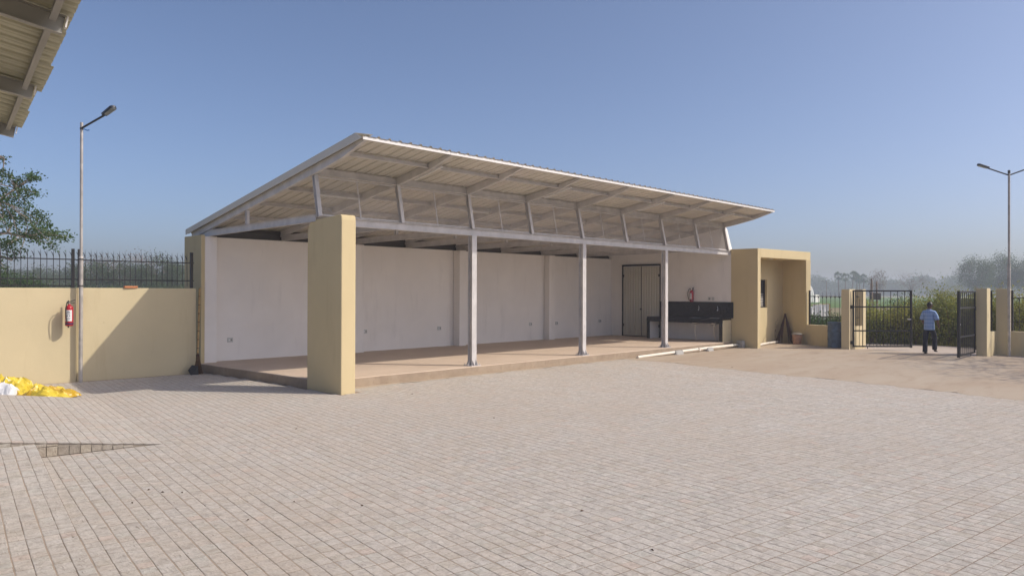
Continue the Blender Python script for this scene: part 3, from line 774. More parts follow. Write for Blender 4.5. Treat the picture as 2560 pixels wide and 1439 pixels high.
# right wall of the porch
q0 = Vector((20.80, 0.62, 0)); q1 = Vector((20.44, -0.505, 0))
qd = (q1-q0).normalized(); qn = Vector((-qd.y, qd.x, 0))
if qn.x < 0: qn = -qn
def wallseg(name, p, q, th, z0, z1, parent, mat='plaster_boundary', bev=0.012, nn=None):
    p, q = Vector(p), Vector(q); d = (q-p).normalized(); n_ = Vector((-d.y, d.x, 0)) if nn is None else Vector(nn)
    c = [p, q, q+n_*th, p+n_*th]
    return B().add([(v.x,v.y,z0) for v in c]+[(v.x,v.y,z1) for v in c], [(0,3,2,1),(4,5,6,7),(0,1,5,4),(1,2,6,5),(2,3,7,6),(3,0,4,7)]).obj(name, mat, parent, bevel=bev)
wallseg('porch_side_wall', q0, q1, 0.26, -0.03, 3.238, GR, 'plaster_yellow', 0.012, qn)
B().lathe([(0.07,0),(0.07,0.02),(0.05,0.025)], 18.4, -0.05, 14, 3.213).obj('ceiling_lamp', 'white_paint', GR)

# ------------------------------------------------------------------ boundary walls
lw = thing('boundary_wall', 'pale yellow boundary wall left of the shelter, half in shadow', 'wall', (-3.0, 5.9, 0))
wa, wb = Vector((-14.0, 6.655, 0)), Vector((-0.50, 5.62, 0))
WN_ = -WN
wallseg('wall_panel', (-14.0, 6.655, 0), (-3.0, 5.80, 0), 0.20, -0.05, 2.048, lw, 'plaster_boundary', 0.008, WN_)
wallseg('wall_panel', (-2.99, 5.812, 0), (-0.48, 5.622, 0), 0.20, -0.05, 2.052, lw, 'plaster_boundary', 0.008, WN_)

def fence_bar_mesh(name, h, prong, flat=0.0125):
    """one fence bar: flat stem, tapered point and side prong(s); local, base at origin, along +x is the prong plane"""
    b = B(); zt_ = h
    b.box(-flat/2, flat/2, -0.005, 0.005, 0, zt_*0.80)
    s_ = zt_*0.80
    b.prism([(-flat/2,-0.005,s_),(flat/2,-0.005,s_),(flat*0.35,-0.005,s_+0.06),(0.0,-0.005,h)], (0,0.01,0))
    for sg in prong:
        b.prism([(0,-0.004,s_),(sg*flat*0.5,-0.004,s_-0.02),(sg*0.030,-0.004,s_+0.055),(sg*0.058,-0.004,s_+0.105),(sg*0.022,-0.004,s_+0.070)], (0,0.008,0))
    me = bpy.data.meshes.new(name); me.from_pydata(b.v, [], b.f)
    bm = bmesh.new(); bm.from_mesh(me); bmesh.ops.recalc_face_normals(bm, faces=bm.faces); bm.to_mesh(me); bm.free()
    me.materials.append(MATS['black_iron']); return me
BARM = fence_bar_mesh('bar', 0.80, (-1,))
BARM2 = fence_bar_mesh('bar', 1.22, (-1, 1))
def fence(name, label, p, q, z0, rails, step, barmesh, barz, posts, group, bent=0.0, first=0.06):
    p, q = Vector(p), Vector(q); d = (q-p); L = d.length; d.normalize(); ang = math.atan2(d.y, d.x)
    t = thing(name, label, 'fence', ((p.x+q.x)/2, (p.y+q.y)/2, z0), group)
    for z in rails: B().bar((p.x,p.y,z), (q.x,q.y,z), 0.012, 0.025).obj('rail', 'black_iron', t)
    x = first; fr_ = random.Random(int(L*100))
    while x < L-0.03:
        o = bpy.data.objects.new('bar', barmesh); c = p + d*x
        o.location = Vector((c.x, c.y, barz)) - OFF[t.name]; o.rotation_euler = (0, fr_.gauss(0, bent), ang)
        fin(o, 'bar', t, (c.x, c.y, barz)); x += step*(1+fr_.gauss(0, 0.02))
    for x, zt_, w in posts:
        c = p + d*x; B().box(c.x-w/2, c.x+w/2, c.y-w/2, c.y+w/2, z0, zt_).obj('post', 'black_iron', t)
    return t
fo = Vector((0.0077, 0.0997, 0))
P1, P2, P3 = Vector((-7.5,6.157,0))+fo, Vector((-3.0,5.812,0))+fo, Vector((-0.50,5.622,0))+fo
L12, L23 = (P2-P1).length, (P3-P2).length
fence('spiked_fence', 'black spiked iron fence on boundary wall left of the light pole', P1, P2, 2.05, (2.095, 2.24, 2.675), 0.118, BARM, 2.105, [(L12-0.06, 2.91, 0.055)], 'spiked fences on the boundary walls', 0.004)
fence('spiked_fence', 'black spiked iron fence on boundary wall between light pole and shelter', P2, P3, 2.055, (2.235, 2.665), 0.1135, BARM, 2.105, [(0.06, 2.905, 0.05), (L23-0.06, 2.92, 0.06)], 'spiked fences on the boundary walls', 0.006)
br = B().box(-2.06, -1.78, 5.70, 5.80, 2.053, 2.10); brick = br.obj('brick', 'brick_orange', None, bevel=0.006, off=(-1.92, 5.75, 2.053))
tag(brick, 'orange brick lying on top of the boundary wall under the fence', 'brick')

# right side: low wall from gate room to gate, gate pillars and returns
rw = thing('low_boundary_wall', 'low yellow wall between the gate room and the gate', 'wall', (20.1, -1.4, 0))
r0, r1 = Vector((20.44, -0.506, 0)), Vector((19.66, -2.44, 0))
wallseg('wall_panel', r0 + (r1-r0).normalized()*0.002, r1, 0.2, -0.05, 0.755, rw, 'plaster_boundary', 0.01, qn)
rdv = (r1-r0).normalized()
fa0 = r0 + qn*0.10 + rdv*0.06; fa1 = r1 + qn*0.10
fence('spiked_fence', 'black spiked iron fence above low wall by the blue drum', fa0, fa1, 0.755, (1.075, 1.84), 0.20, BARM2, 0.80, [(0.03, 2.07, 0.06)], 'spiked fences on the boundary walls', 0.0, 0.26)
def pillar(name, label, x0, x1, y0, y1, h, group):
    o = B().box(x0, x1, y0, y1, -0.05, h).obj(name, 'plaster_boundary', None, bevel=0.012, off=((x0+x1)/2, (y0+y1)/2, 0)); return tag(o, label, 'pillar', group)
pillar('gate_pillar', 'yellow gate pillar carrying the left gate leaf', 18.95, 19.50, -2.66, -2.38, 2.11, 'yellow gate pillars')
pillar('gate_pillar', 'slim yellow pillar seen behind the bars of the left gate leaf', 20.23, 20.58, -2.66, -2.38, 2.11, 'yellow gate pillars')
t = wallseg('low_wall', (19.502,-2.652,0), (20.228,-2.652,0), 0.24, -0.05, 0.78, None, 'plaster_boundary', 0.008); tag(t, 'low yellow wall between the two left gate pillars', 'wall')
pillar('gate_pillar', 'yellow gate pillar carrying the right gate leaf', 19.20, 19.66, -6.76, -6.46, 2.14, 'yellow gate pillars')
t = wallseg('low_wall', (19.663,-6.75,0), (20.52,-6.75,0), 0.22, -0.05, 0.745, None, 'plaster_boundary', 0.008); tag(t, 'low yellow wall with dappled shade right of the right gate pillar', 'wall')
pillar('gate_pillar', 'yellow pillar behind the right-hand light pole', 20.53, 20.86, -7.10, -6.74, 2.14, 'yellow gate pillars')
t = wallseg('low_boundary_wall', (20.60,-7.103,0), (19.0,-17.0,0), 0.2, -0.05, 0.75, None, 'plaster_boundary', 0.01); tag(t, 'low yellow wall running right from the light pole at the frame edge', 'wall')
fence('spiked_fence', 'short black iron fence between the right gate pillars', (19.68,-6.66,0), (20.52,-6.66,0), 0.745, (1.08, 1.84), 0.19, BARM2, 0.79, [(0.60, 2.07, 0.05)], 'spiked fences on the boundary walls', 0.0, 0.1)
fence('spiked_fence', 'black iron fence on low wall right of the light pole', (20.70,-7.12,0), (19.1,-17.0,0), 0.75, (1.06, 1.84), 0.22, BARM2, 0.79, [(0.04, 2.08, 0.06)], 'spiked fences on the boundary walls', 0.0, 0.24)
fence('spiked_fence', 'dark iron bars in the slot between the left gate pillars', (19.52,-2.55,0), (20.22,-2.55,0), 0.78, (1.08, 1.84), 0.19, BARM2, 0.80, [(0.2, 2.08, 0.05)], 'spiked fences on the boundary walls', 0.0, 0.12)

# ------------------------------------------------------------------ gates
def gate(label, hinge, free, z0, z1, rails, nbar, label_group):
    h, f_ = Vector(hinge), Vector(free); d = (f_-h); L = d.length; d.normalize()
    t = thing('gate_leaf', label, 'gate', (h.x, h.y, 0), label_group)
    P = lambda s_, z: Vector((h.x+d.x*s_, h.y+d.y*s_, z))
    w = 0.05
    B().bar(P(w/2, z0), P(w/2, z1), w, w, (1,0,0)).obj('hinge_stile', 'black_iron', t)
    B().bar(P(L-0.04, z0-0.02), P(L-0.04, z1), 0.075, w, (1,0,0)).obj('free_stile', 'black_iron', t)
    for z, hh in [(z0+0.025, 0.05), (z1-0.025, 0.05)] + [(z, 0.045) for z in rails]:
        B().bar(P(w+0.001, z), P(L-0.08, z), 0.04, hh).obj('rail', 'black_iron', t)
    for k in range(nbar):
        s_ = w + (L-0.08-w)*(k+0.5)/nbar; full = (k % 2 == 0)
        B().bar(P(s_, z0+0.05), P(s_, (z1-0.05) if full else rails[1]+0.28), 0.018 if full else 0.012, 0.018 if full else 0.012, (1,0,0)).obj('bar', 'black_iron', t)
    B().bar(P(L-0.16, (z0+z1)/2-0.02), P(L-0.02, (z0+z1)/2-0.02), 0.06, 0.035).obj('latch', 'steel_grey', t)
    B().bar(P(L*0.25, z0), P(L*0.25, z0-0.06), 0.02, 0.02, (1,0,0)).obj('drop_bolt', 'black_iron', t)
    for z in (z0+0.1, z0+1.35):
        B().bar(P(-0.05, z), P(-0.05, z+0.12), 0.06, 0.06, (1,0,0)).obj('hinge', 'black_iron', t)
    return t
gate('black iron gate leaf standing open on the left pillar', (19.10, -2.72, 0), (20.62, -4.20, 0), 0.075, 2.08, (0.65, 1.49), 16, 'black iron gate leaves')
gate('black iron gate leaf swung inward beside the right pillar, seen edge-on', (19.14, -6.44, 0), (17.05, -6.47, 0), 0.09, 2.05, (0.67, 1.54), 16, 'black iron gate leaves')

# ------------------------------------------------------------------ light poles
def lamp_head(t, arm0, arm1, tip):
    a0, a1, tp = Vector(arm0), Vector(arm1), Vector(tip)
    arm = B().tube([a0, a1], 0.022, 8).obj('arm', 'lamp_dark', t, smooth=True)
    d = (tp-a1).normalized(); side = d.cross(Vector((0,0,1))).normalized(); u = side.cross(d)
    w = 0.075; hb = B(); n = 10
    outline = []
    Lh = (tp-a1).length
    for k in range(n+1):
        a = -math.pi/2 + math.pi*k/n; outline.append((Lh-0.07+0.07*math.cos(a), w*math.sin(a)))
    outline = [(0.0, -w*0.8)] + outline + [(0.0, w*0.8)]
    hb.prism([a1 + d*x + side*y - u*0.01 for x, y in outline], u*0.055)
    head = hb.obj('lamp_head', 'lamp_dark', t, bevel=0.008)
    gb = B().prism([a1 + d*(0.06+(x*0.80)) + side*(y*0.8) - u*0.012 for x, y in outline], -u*0.008)
    gb.obj('lens', 'lamp_glass', head, off=OFF[head.name])
lp = thing('light_pole', 'rusty white light pole with single lamp arm at the boundary wall', 'light pole', (-2.96, 5.66, 0), 'light poles')
B().tube([(-2.96,5.66,-0.02),(-2.96,5.66,2.72)], 0.042, 14).obj('pole_base', 'rusty_galvanised', lp, smooth=True)
B().lathe([(0.046,0),(0.046,0.04),(0.034,0.06)], -2.96, 5.66, 14, 2.68).obj('collar', 'rusty_galvanised', lp, smooth=True)
B().tube([(-2.96,5.66,2.72),(-2.965,5.66,5.66)], 0.030, 14).obj('pole', 'rusty_galvanised', lp, smooth=True)
for z in (2.08, 2.66): B().lathe([(0.049,0),(0.049,0.03)], -2.96, 5.66, 14, z).obj('clamp', 'steel_grey_dark', lp)
B().lathe([(0.036,0),(0.036,0.05)], -2.965, 5.66, 12, 5.50).obj('clamp', 'steel_grey_dark', lp)
lamp_head(lp, (-2.96,5.65,5.54), (-2.70,5.05,5.76), (-2.59,4.72,5.90))
B().tube([(-2.93,5.62,5.52),(-2.88,5.58,5.49),(-2.84,5.56,5.50)], 0.012, 6).obj('cable', 'wire_blue', lp)
lp2 = thing('light_pole', 'tall grey light pole with two lamp arms by the right gate pillar', 'light pole', (20.10,-7.18,0), 'light poles')
B().tube([(20.10,-7.18,-0.02),(20.10,-7.18,2.9)], 0.045, 14).obj('pole_base', 'rusty_galvanised', lp2, smooth=True)
B().tube([(20.10,-7.18,2.9),(20.11,-7.18,5.90)], 0.034, 14).obj('pole', 'rusty_galvanised', lp2, smooth=True)
B().lathe([(0.05,0),(0.05,0.05)], 20.10, -7.18, 14, 2.88).obj('collar', 'rusty_galvanised', lp2, smooth=True)
B().lathe([(0.038,0),(0.038,0.10)], 20.11, -7.18, 14, 5.82).obj('cap', 'steel_grey_dark', lp2, smooth=True)
dl = -rt
c0 = Vector((20.11,-7.18,5.76))
lamp_head(lp2, c0, c0+dl*0.66+Vector((0,0,0.22)), c0+dl*1.02+Vector((0,0,0.33)))
lamp_head(lp2, c0, c0-dl*0.66+Vector((0,0,0.24)), c0-dl*1.02+Vector((0,0,0.35)))

# ------------------------------------------------------------------ pipes
pp = thing('drain_pipe', 'long white pvc pipe on the ground along the slab toward the gate room', 'pipe', (13.8, 0.5, 0))
pts = [(10.62,0.50,0.03),(12.6,0.44,0.075),(14.6,0.44,0.10),(16.3,0.40,0.11)]
B().tube(pts, 0.045, 12).obj('pipe', 'pvc_white', pp, smooth=True)
B().tube([(16.3,0.40,0.11),(16.85,0.39,0.11)], 0.036, 12).obj('pipe_end', 'grey_cement', pp, smooth=True)
B().lathe([(0.05,0),(0.05,0.0)], 12.6, 0.44, 4, 0.07) 
for x, w in ((12.75, 0.24), (14.7, 0.20)):
    bb = B()
    bb.prism([(x-w,0.30,-0.02),(x-w*0.8,0.38,0.13),(x-w*0.7,0.50,0.13),(x-w,0.58,-0.02)], (w*1.9, 0, 0)); bb.obj('cement_lump', 'grey_cement', pp, bevel=0.045, seg=3)
B().box(14.0,14.1,0.37,0.49,0.04,0.15).obj('coupler', 'pvc_white', pp, bevel=0.01)
tb = B().box(16.70,16.90,0.22,0.46,0.0,0.26).obj('drain_box', 'grey_cement', None, bevel=0.02, off=(16.8,0.34,0)); tag(tb, 'small dark cement drain box at the gate room wall where the pipe ends', 'drain box')
p2 = B().tube([(17.16,-0.02,0.06),(18.6,0.30,0.06),(20.3,0.48,0.06)], 0.045, 10).obj('drain_pipe', 'pvc_white', None, smooth=True, off=(18.7,0.3,0.0)); tag(p2, 'white pvc pipe lying across the floor of the gate room porch', 'pipe')

# ------------------------------------------------------------------ brooms, dustpan, bucket, drum
bm1 = thing('broom', 'tall bamboo broom leaning in the corner by the shelter end pilaster', 'broom', (-0.50, 5.42, 0), 'brooms')
pts = [Vector((-0.50,5.46,0.40)).lerp(Vector((-0.42,5.56,2.06)), k/12) for k in range(13)]
B().tube(pts, [0.024]*13, 10).obj('handle', 'bamboo', bm1, smooth=True)
for k in range(1, 8):
    p = Vector((-0.50,5.46,0.40)).lerp(Vector((-0.42,5.56,2.06)), k/8)
    B().lathe([(0.026,0),(0.026,0.018)], p.x, p.y, 10, p.z).obj('bamboo_node', 'dark_twigs', bm1)
tw = B(); trg = random.Random(4)
for k in range(90):
    a = trg.uniform(0, 6.28); r_ = 0.02*trg.random(); r2 = 0.12*math.sqrt(trg.random())
    tw.tube([(-0.50+r_*math.cos(a), 5.455+r_*math.sin(a), 0.50), (-0.505+r2*math.cos(a), 5.42+r2*math.sin(a)*0.7, 0.01)], [0.006, 0.004], 4)
tw.obj('bristles', 'broom_twigs', bm1)
B().lathe([(0.038,0),(0.038,0.05)], -0.50, 5.456, 10, 0.42).obj('binding', 'dark_twigs', bm1)
dp = B().prism([(-0.72,5.30,0.0),(-0.55,5.28,0.0),(-0.55,5.32,0.20),(-0.64,5.40,0.22),(-0.74,5.38,0.10)], (0.02,0.10,0)).obj('dustpan', 'rubber_black', None, off=(-0.65,5.34,0)); tag(dp, 'small black plastic dustpan at the foot of the bamboo broom', 'dustpan')
bm2 = thing('broom', 'pair of dark twig brooms leaning in the porch corner of the gate room', 'broom', (20.40,0.30,0), 'brooms')
for s_, (bx, by) in enumerate(((20.05,0.42),(20.42,0.05))):
    tip = Vector((20.52,0.36,1.12+0.03*s_)); base = Vector((bx,by,0.0)); tw = B()
    for k in range(60):
        a = trg.uniform(0, 6.28); r2 = 0.16*math.sqrt(trg.random())
        mid = tip.lerp(base, 0.35); e = base + Vector((r2*math.cos(a), r2*math.sin(a), 0.01))
        tw.tube([tip+Vector((trg.gauss(0,.012),trg.gauss(0,.012),0)), mid+Vector((trg.gauss(0,.02),trg.gauss(0,.02),0)), e], [0.007,0.006,0.003], 4)
    tw.obj('bristles', 'dark_twigs', bm2)
bu = thing('bucket', 'small reddish bucket with a grey lid at the porch wall of the gate room', 'bucket', (20.10,-0.30,0))
B().lathe([(0.145,0.0),(0.15,0.01),(0.185,0.36),(0.18,0.37)], 20.10,-0.30, 20).obj('pail', 'clay_bucket', bu, smooth=True)
B().lathe([(0.20,0.372),(0.205,0.38),(0.205,0.40),(0.19,0.41),(0.10,0.425),(0.02,0.43)], 20.10,-0.30, 20).obj('lid', 'grey_lid', bu, smooth=True)
B().tube([(20.06,-0.18,0.41),(20.08,-0.20,0.47),(20.10,-0.30,0.49),(20.12,-0.40,0.47),(20.13,-0.42,0.41)], 0.008, 6).obj('handle', 'grey_lid', bu)
dm = thing('drum', 'blue metal drum standing by the low wall next to gate pillar', 'drum', (19.52,-1.98,0))
prof = [(0.0,0.0),(0.275,0.0),(0.285,0.015),(0.28,0.03)]
for c in (0.30, 0.60): prof += [(0.28,c-0.03),(0.292,c),(0.28,c+0.03)]
prof += [(0.28,0.88),(0.288,0.90),(0.285,0.92),(0.27,0.915),(0.26,0.90),(0.0,0.90)]
B().lathe(prof, 19.52,-1.98, 28).obj('drum_body', 'blue_drum', dm, smooth=True)
B().lathe([(0.03,0),(0.03,0.02)], 19.62,-2.05, 10, 0.90).obj('bung', 'grey_lid', dm)
# dry twig shadow plant by the porch wall
tg = B(); q = random.Random(2)
def twig(p, d, L, r_, lev):
    e = p + d*L; tg.tube([p, p.lerp(e,0.5)+Vector((q.gauss(0,.02),q.gauss(0,.02),0)), e], [r_, r_*0.8, r_*0.5], 5)
    if lev: 
        for _ in range(3):
            s_ = q.uniform(0.3, 0.95); dd = (d + Vector((q.gauss(0,.5),q.gauss(0,.5),q.gauss(0.2,.3)))).normalized(); twig(p.lerp(e,s_), dd, L*0.5, r_*0.6, lev-1)
twig(Vector((19.85,0.50,0.0)), Vector((0.1,-0.05,1)).normalized(), 0.75, 0.010, 2)
t = tg.obj('dry_plant', 'broom_twigs', None, off=(19.85,0.5,0)); tag(t, 'thin leafless twig standing at the lit porch wall', 'plant')

# ------------------------------------------------------------------ plastic sheet on the paving
tp = thing('plastic_sheet', 'crumpled yellow and white plastic sheet heaped on paving by the boundary wall', 'tarpaulin', (-4.6, 3.9, 0))
from mathutils import noise as mn
def sheet(name, cx, cy, lx, ly, ang, hh, seed, cols, taper):
    nx, ny = 70, 34; V, Fq, T = [], [], []
    ca, sa = math.cos(ang), math.sin(ang)
    for j in range(ny):
        for i in range(nx):
            s_, t_ = i/(nx-1)*2-1, j/(ny-1)*2-1
            wob = mn.noise(Vector((s_*2.5+seed, t_*2.5, seed)))
            x = s_*lx*(1+0.18*wob); y = t_*ly*(1+0.30*mn.noise(Vector((s_*3, t_*2+seed, 3.1))))
            edge = max(0, 1-max(abs(s_)**5, abs(t_)**4))
            n1 = abs(mn.noise(Vector((x*3.1+seed, y*4.2, 0.3)))); n2 = abs(mn.noise(Vector((x*7.5, y*8.0+seed, 5.0)))); n3 = abs(mn.noise(Vector((x*17, y*17+seed, 9.0))))
            z = 0.012 + edge*hh*(0.25+1.5*(0.62-n1)*(0.5+0.5*(1-s_*taper)) + 0.5*(0.5-n2)) + 0.035*n3
            gx = 0.05*mn.noise(Vector((x*9, y*9, seed))); gy = 0.05*mn.noise(Vector((x*9+7, y*9, seed)))
            X = cx + ca*(x+gx) - sa*(y+gy); Y = cy + sa*(x+gx) + ca*(y+gy)
            V.append((X-OFF[tp.name].x, Y-OFF[tp.name].y, max(0.006, z)))
            pick = mn.noise(Vector((x*2.2+seed*2, y*3.4, 1.7)))
            T.append(cols[1] if pick > 0.30 else cols[0])
    for j in range(ny-1):
        for i in range(nx-1):
            a = j*nx+i; Fq.append((a, a+1, a+nx+1, a+nx))
    return link_mesh(np_mesh(name, V, Fq, 'tarp_mat', T), name, tp)
YEL, WHT, ORG = (0.66, 0.50, 0.045), (0.66, 0.66, 0.67), (0.50, 0.31, 0.02)
sheet('yellow_fold', -4.32, 3.76, 0.80, 0.36, R(-62), 0.17, 1.3, (YEL, ORG), 0.2)
sheet('yellow_fold', -4.72, 4.50, 0.62, 0.42, R(-35), 0.28, 4.7, (YEL, WHT), 0.5)
sheet('white_fold', -4.90, 3.90, 0.46, 0.30, R(-50), 0.22, 8.1, (WHT, WHT), 0.2)

# litter on the paving
lrng = random.Random(17)
LIT = [(330,1258),(372,1225),(406,1231),(455,1232),(620,1300),(905,1265),(735,1255),(1455,1278),(1630,1376),(740,1072),(1235,1045),(1030,985),(2145,1035),(1830,918)]
def px_ground(px, py):
    X, Y = px-1280, py-719.5
    cr, sr = math.cos(ROLL), math.sin(ROLL); X, Y = X*cr+Y*sr, -X*sr+Y*cr
    d = Fv + rt*(X/1837.93) - Uv*(Y/1837.93); t_ = -2.0/d.z; return CAM + d*t_
for k, (a, b) in enumerate(LIT):
    p = px_ground(a, b); ang = lrng.uniform(0, 3.14); L = lrng.uniform(0.012, 0.024)
    dv = Vector((math.cos(ang), math.sin(ang), 0)); pv = Vector((-dv.y, dv.x, 0))*L*0.4
    lf_ = B().add([p-dv*L+Vector((0,0,.006)), p+pv+Vector((0,0,.012)), p+dv*L+Vector((0,0,.008)), p-pv+Vector((0,0,.016)), p+Vector((0,0,0.004))], [(0,1,4),(1,2,4),(2,3,4),(3,0,4)])
    o = lf_.obj('dry_leaf', 'litter_leaf', None, off=p); tag(o, 'tiny dry brown leaf scrap lying on the paving', 'leaf', 'leaf scraps on the paving')

# ------------------------------------------------------------------ canopy of the building at the left
E0 = Vector((-5.751, -2.225, 3.9))
CN = thing('canopy', 'corrugated metal canopy roof jutting in at the upper left corner', 'canopy', (-8.6, -6.0, 0))
CSL = 0.18; CR = -su + Vector((0,0,CSL))        # rib direction, rising away from the yard
cn = (su*CSL + Vector((0,0,1))).normalized()
def cp_(a, b, dz=0): return E0 + CR*a - svv*b + cn*dz
LENY, DEPX = 9.2, 5.6
crr = random.Random(6)
k = 0; y = -0.06
while y < LENY:
    y1 = min(y+1.0, LENY); pr = corr(y, y1+0.015, 0.2); sh = B(); nn = len(pr)
    e = crr.uniform(-0.03, 0.03) if k else 0
    for a in (e-0.03, 1.5, 3.0, DEPX):
        for (s_, dz) in pr: sh.v.append(tuple(cp_(a, s_, dz*0.9+0.002*(k % 2))))
    for r_ in range(3):
        for q_ in range(nn-1): sh.f.append((r_*nn+q_, r_*nn+q_+1, (r_+1)*nn+q_+1, (r_+1)*nn+q_))
    t_ = crr.uniform(0.92, 1.05); sh.tint = (t_, t_, t_*0.97)
    sh.obj('roof_sheet', 'canopy_sheet_mat', CN); y = y1; k += 1
for i in range(5):
    b = 0.03 + i*2.165
    B().ibeam(cp_(0.03, b, -0.085), cp_(DEPX, b, -0.080), 0.055, 0.13, cn, 0.008).obj('rafter', 'canopy_steel', CN)
    B().prism([cp_(0.012, b-0.02, -0.10), cp_(0.022, b-0.02, -0.10), cp_(0.022, b-0.02, -0.02), cp_(0.012, b-0.02, -0.02)], -svv*0.05).obj('end_cap', 'white_paint', CN)
for a in (0.10, 1.5, 2.8, 4.1, 5.4):
    for i in range(4):
        b0 = 0.085 + i*2.165; b1 = b0 + 2.165 - 0.11
        B().ibeam(cp_(a, b0, -0.055), cp_(a, b1, -0.050), 0.042, 0.08, cn, 0.006).obj('purlin', 'canopy_steel', CN)
for i in (0, 2, 4):
    p = cp_(3.0, 0.03+i*2.165, -0.2); B().box(p.x-0.07, p.x+0.07, p.y-0.07, p.y+0.07, 0.0, p.z).obj('column', 'canopy_steel', CN)
    p = cp_(5.4, 0.03+i*2.165, -0.2); B().box(p.x-0.07, p.x+0.07, p.y-0.07, p.y+0.07, 0.0, p.z).obj('column', 'canopy_steel', CN)

# ------------------------------------------------------------------ person
def skin_mesh(name, nodes, edges, mat, sub=2, root=0):
    me = bpy.data.meshes.new(name+'_skel'); me.from_pydata([n_[:3] for n_ in nodes], edges, [])
    ob = bpy.data.objects.new(name+'_skel', me); COL.objects.link(ob)
    md = ob.modifiers.new('Skin', 'SKIN'); md.use_smooth_shade = True; md.branch_smoothing = 0.4
    if not me.skin_vertices:
        bm = bmesh.new(); bm.from_mesh(me); bm.verts.layers.skin.verify(); bm.to_mesh(me); bm.free()
    for i, n_ in enumerate(nodes):
        s_ = me.skin_vertices[0].data[i]; s_.radius = (n_[3], n_[4] if len(n_) > 4 else n_[3]); s_.use_root = (i == root)
    md2 = ob.modifiers.new('Sub', 'SUBSURF'); md2.levels = sub; md2.render_levels = sub
    dg = bpy.context.evaluated_depsgraph_get(); out = bpy.data.meshes.new_from_object(ob.evaluated_get(dg)); out.name = name
    bpy.data.objects.remove(ob); out.materials.clear(); out.materials.append(MATS[mat])
    out.polygons.foreach_set('use_smooth', [True]*len(out.polygons)); return out
FACE = R(6)     # walking direction
MP = Vector((18.90, -5.20, 0.0))
man = thing('person', 'person in blue checked shirt and dark trousers walking out through the gate', 'person', tuple(MP))
man.rotation_euler = (0, 0, FACE - R(90))       # local +y is forward, +x is right
# body: pelvis, spine, neck, head turned right; arms; legs
Lhip, Rhip = (-0.09,0,0.88), (0.09,0,0.88)
nodes = [(0,0,0.93,0.09,0.07),(0,0.0,1.12,0.09,0.07),(0,0.01,1.30,0.10,0.07),(0,0.0,1.40,0.065,0.055),(0.0,0.015,1.455,0.056),(0.0,0.028,1.515,0.060),(0.010,0.036,1.575,0.080,0.088),(0.012,0.038,1.632,0.070,0.078),
  (-0.095,0,0.86,0.07),(-0.11,-0.01,0.50,0.052),(-0.11,-0.05,0.30,0.050),(-0.11,-0.07,0.09,0.040),(-0.11,0.02,0.035,0.036),(-0.115,0.13,0.025,0.026),
  (0.095,0,0.86,0.07),(0.12,0.20,0.56,0.052),(0.13,0.17,0.34,0.050),(0.14,0.10,0.17,0.042),(0.15,0.17,0.10,0.036),(0.17,0.27,0.075,0.026),
  (-0.165,0,1.36,0.045),(-0.215,0.05,1.14,0.043),(-0.20,0.22,0.99,0.036),(-0.17,0.30,0.94,0.026),
  (0.165,0,1.36,0.045),(0.228,-0.04,1.13,0.043),(0.265,0.01,0.93,0.035),(0.275,0.05,0.86,0.030)]
edges = [(0,1),(1,2),(2,3),(3,4),(4,5),(5,6),(6,7),(0,8),(8,9),(9,10),(10,11),(11,12),(12,13),(0,14),(14,15),(15,16),(16,17),(17,18),(18,19),(2,20),(20,21),(21,22),(22,23),(2,24),(24,25),(25,26),(26,27)]
def hand(base, d, side, i0):
    base, d, side = Vector(base), Vector(d).normalized(), Vector(side).normalized()
    for k, (o_, L, w) in enumerate(((-0.024,0.070,0.0085),(-0.008,0.080,0.009),(0.008,0.075,0.009),(0.023,0.058,0.008))):
        r0_ = base + side*o_; r1_ = r0_ + d*L*0.55 + side.cross(d)*0.012; r2_ = r1_ + d*L*0.4 + side.cross(d)*0.02
        s_ = len(nodes); nodes.extend([(*r0_, w),(*r1_, w),(*r2_, w*0.85)]); edges.extend([(i0, s_),(s_, s_+1),(s_+1, s_+2)])
    r0_ = base - d*0.02 - side*0.035; r1_ = r0_ - side*0.015 + d*0.035; s_ = len(nodes)
    nodes.extend([(*r0_, 0.010),(*r1_, 0.009)]); edges.extend([(i0, s_),(s_, s_+1)])
hand((0.278,0.065,0.835), (0.05,0.25,-1), (0.1,1,0.2), 27)
hand((-0.16,0.325,0.93), (0.1,1,-0.3), (0,0.3,1), 23)
body = skin_mesh('body', nodes, edges, 'skin', 2); link_mesh(body, 'body', man, woff=MP)
sh_n = [(0,0,0.77,0.175,0.135),(0,0,0.80,0.178,0.135),(0,0,0.95,0.165,0.125),(0,0.0,1.14,0.162,0.122),(0,0.0,1.28,0.178,0.122),(0,-0.005,1.375,0.135,0.10),(0,0.005,1.43,0.078,0.072),(0,0.010,1.462,0.066,0.064),
  (-0.145,0,1.365,0.078),(-0.195,0.02,1.25,0.072),(-0.218,0.045,1.13,0.072),(-0.221,0.05,1.115,0.072),(0.145,0,1.365,0.078),(0.20,-0.015,1.25,0.072),(0.230,-0.035,1.12,0.072),(0.233,-0.037,1.105,0.072)]
shm = skin_mesh('shirt', sh_n, [(0,1),(1,2),(2,3),(3,4),(4,5),(5,6),(6,7),(5,8),(8,9),(9,10),(10,11),(5,12),(12,13),(13,14),(14,15)], 'shirt_check', 2, 3); link_mesh(shm, 'shirt', man, woff=MP)
tr_n = [(0,0,0.95,0.13,0.10),(0,0,0.86,0.13,0.10),(-0.085,0,0.78,0.10),(-0.11,-0.005,0.50,0.085),(-0.11,-0.05,0.28,0.080),(-0.11,-0.07,0.06,0.080),(-0.11,-0.072,0.045,0.080),(0.09,0.02,0.78,0.10),(0.12,0.195,0.55,0.088),(0.13,0.17,0.34,0.080),(0.14,0.105,0.15,0.076),(0.141,0.10,0.135,0.076)]
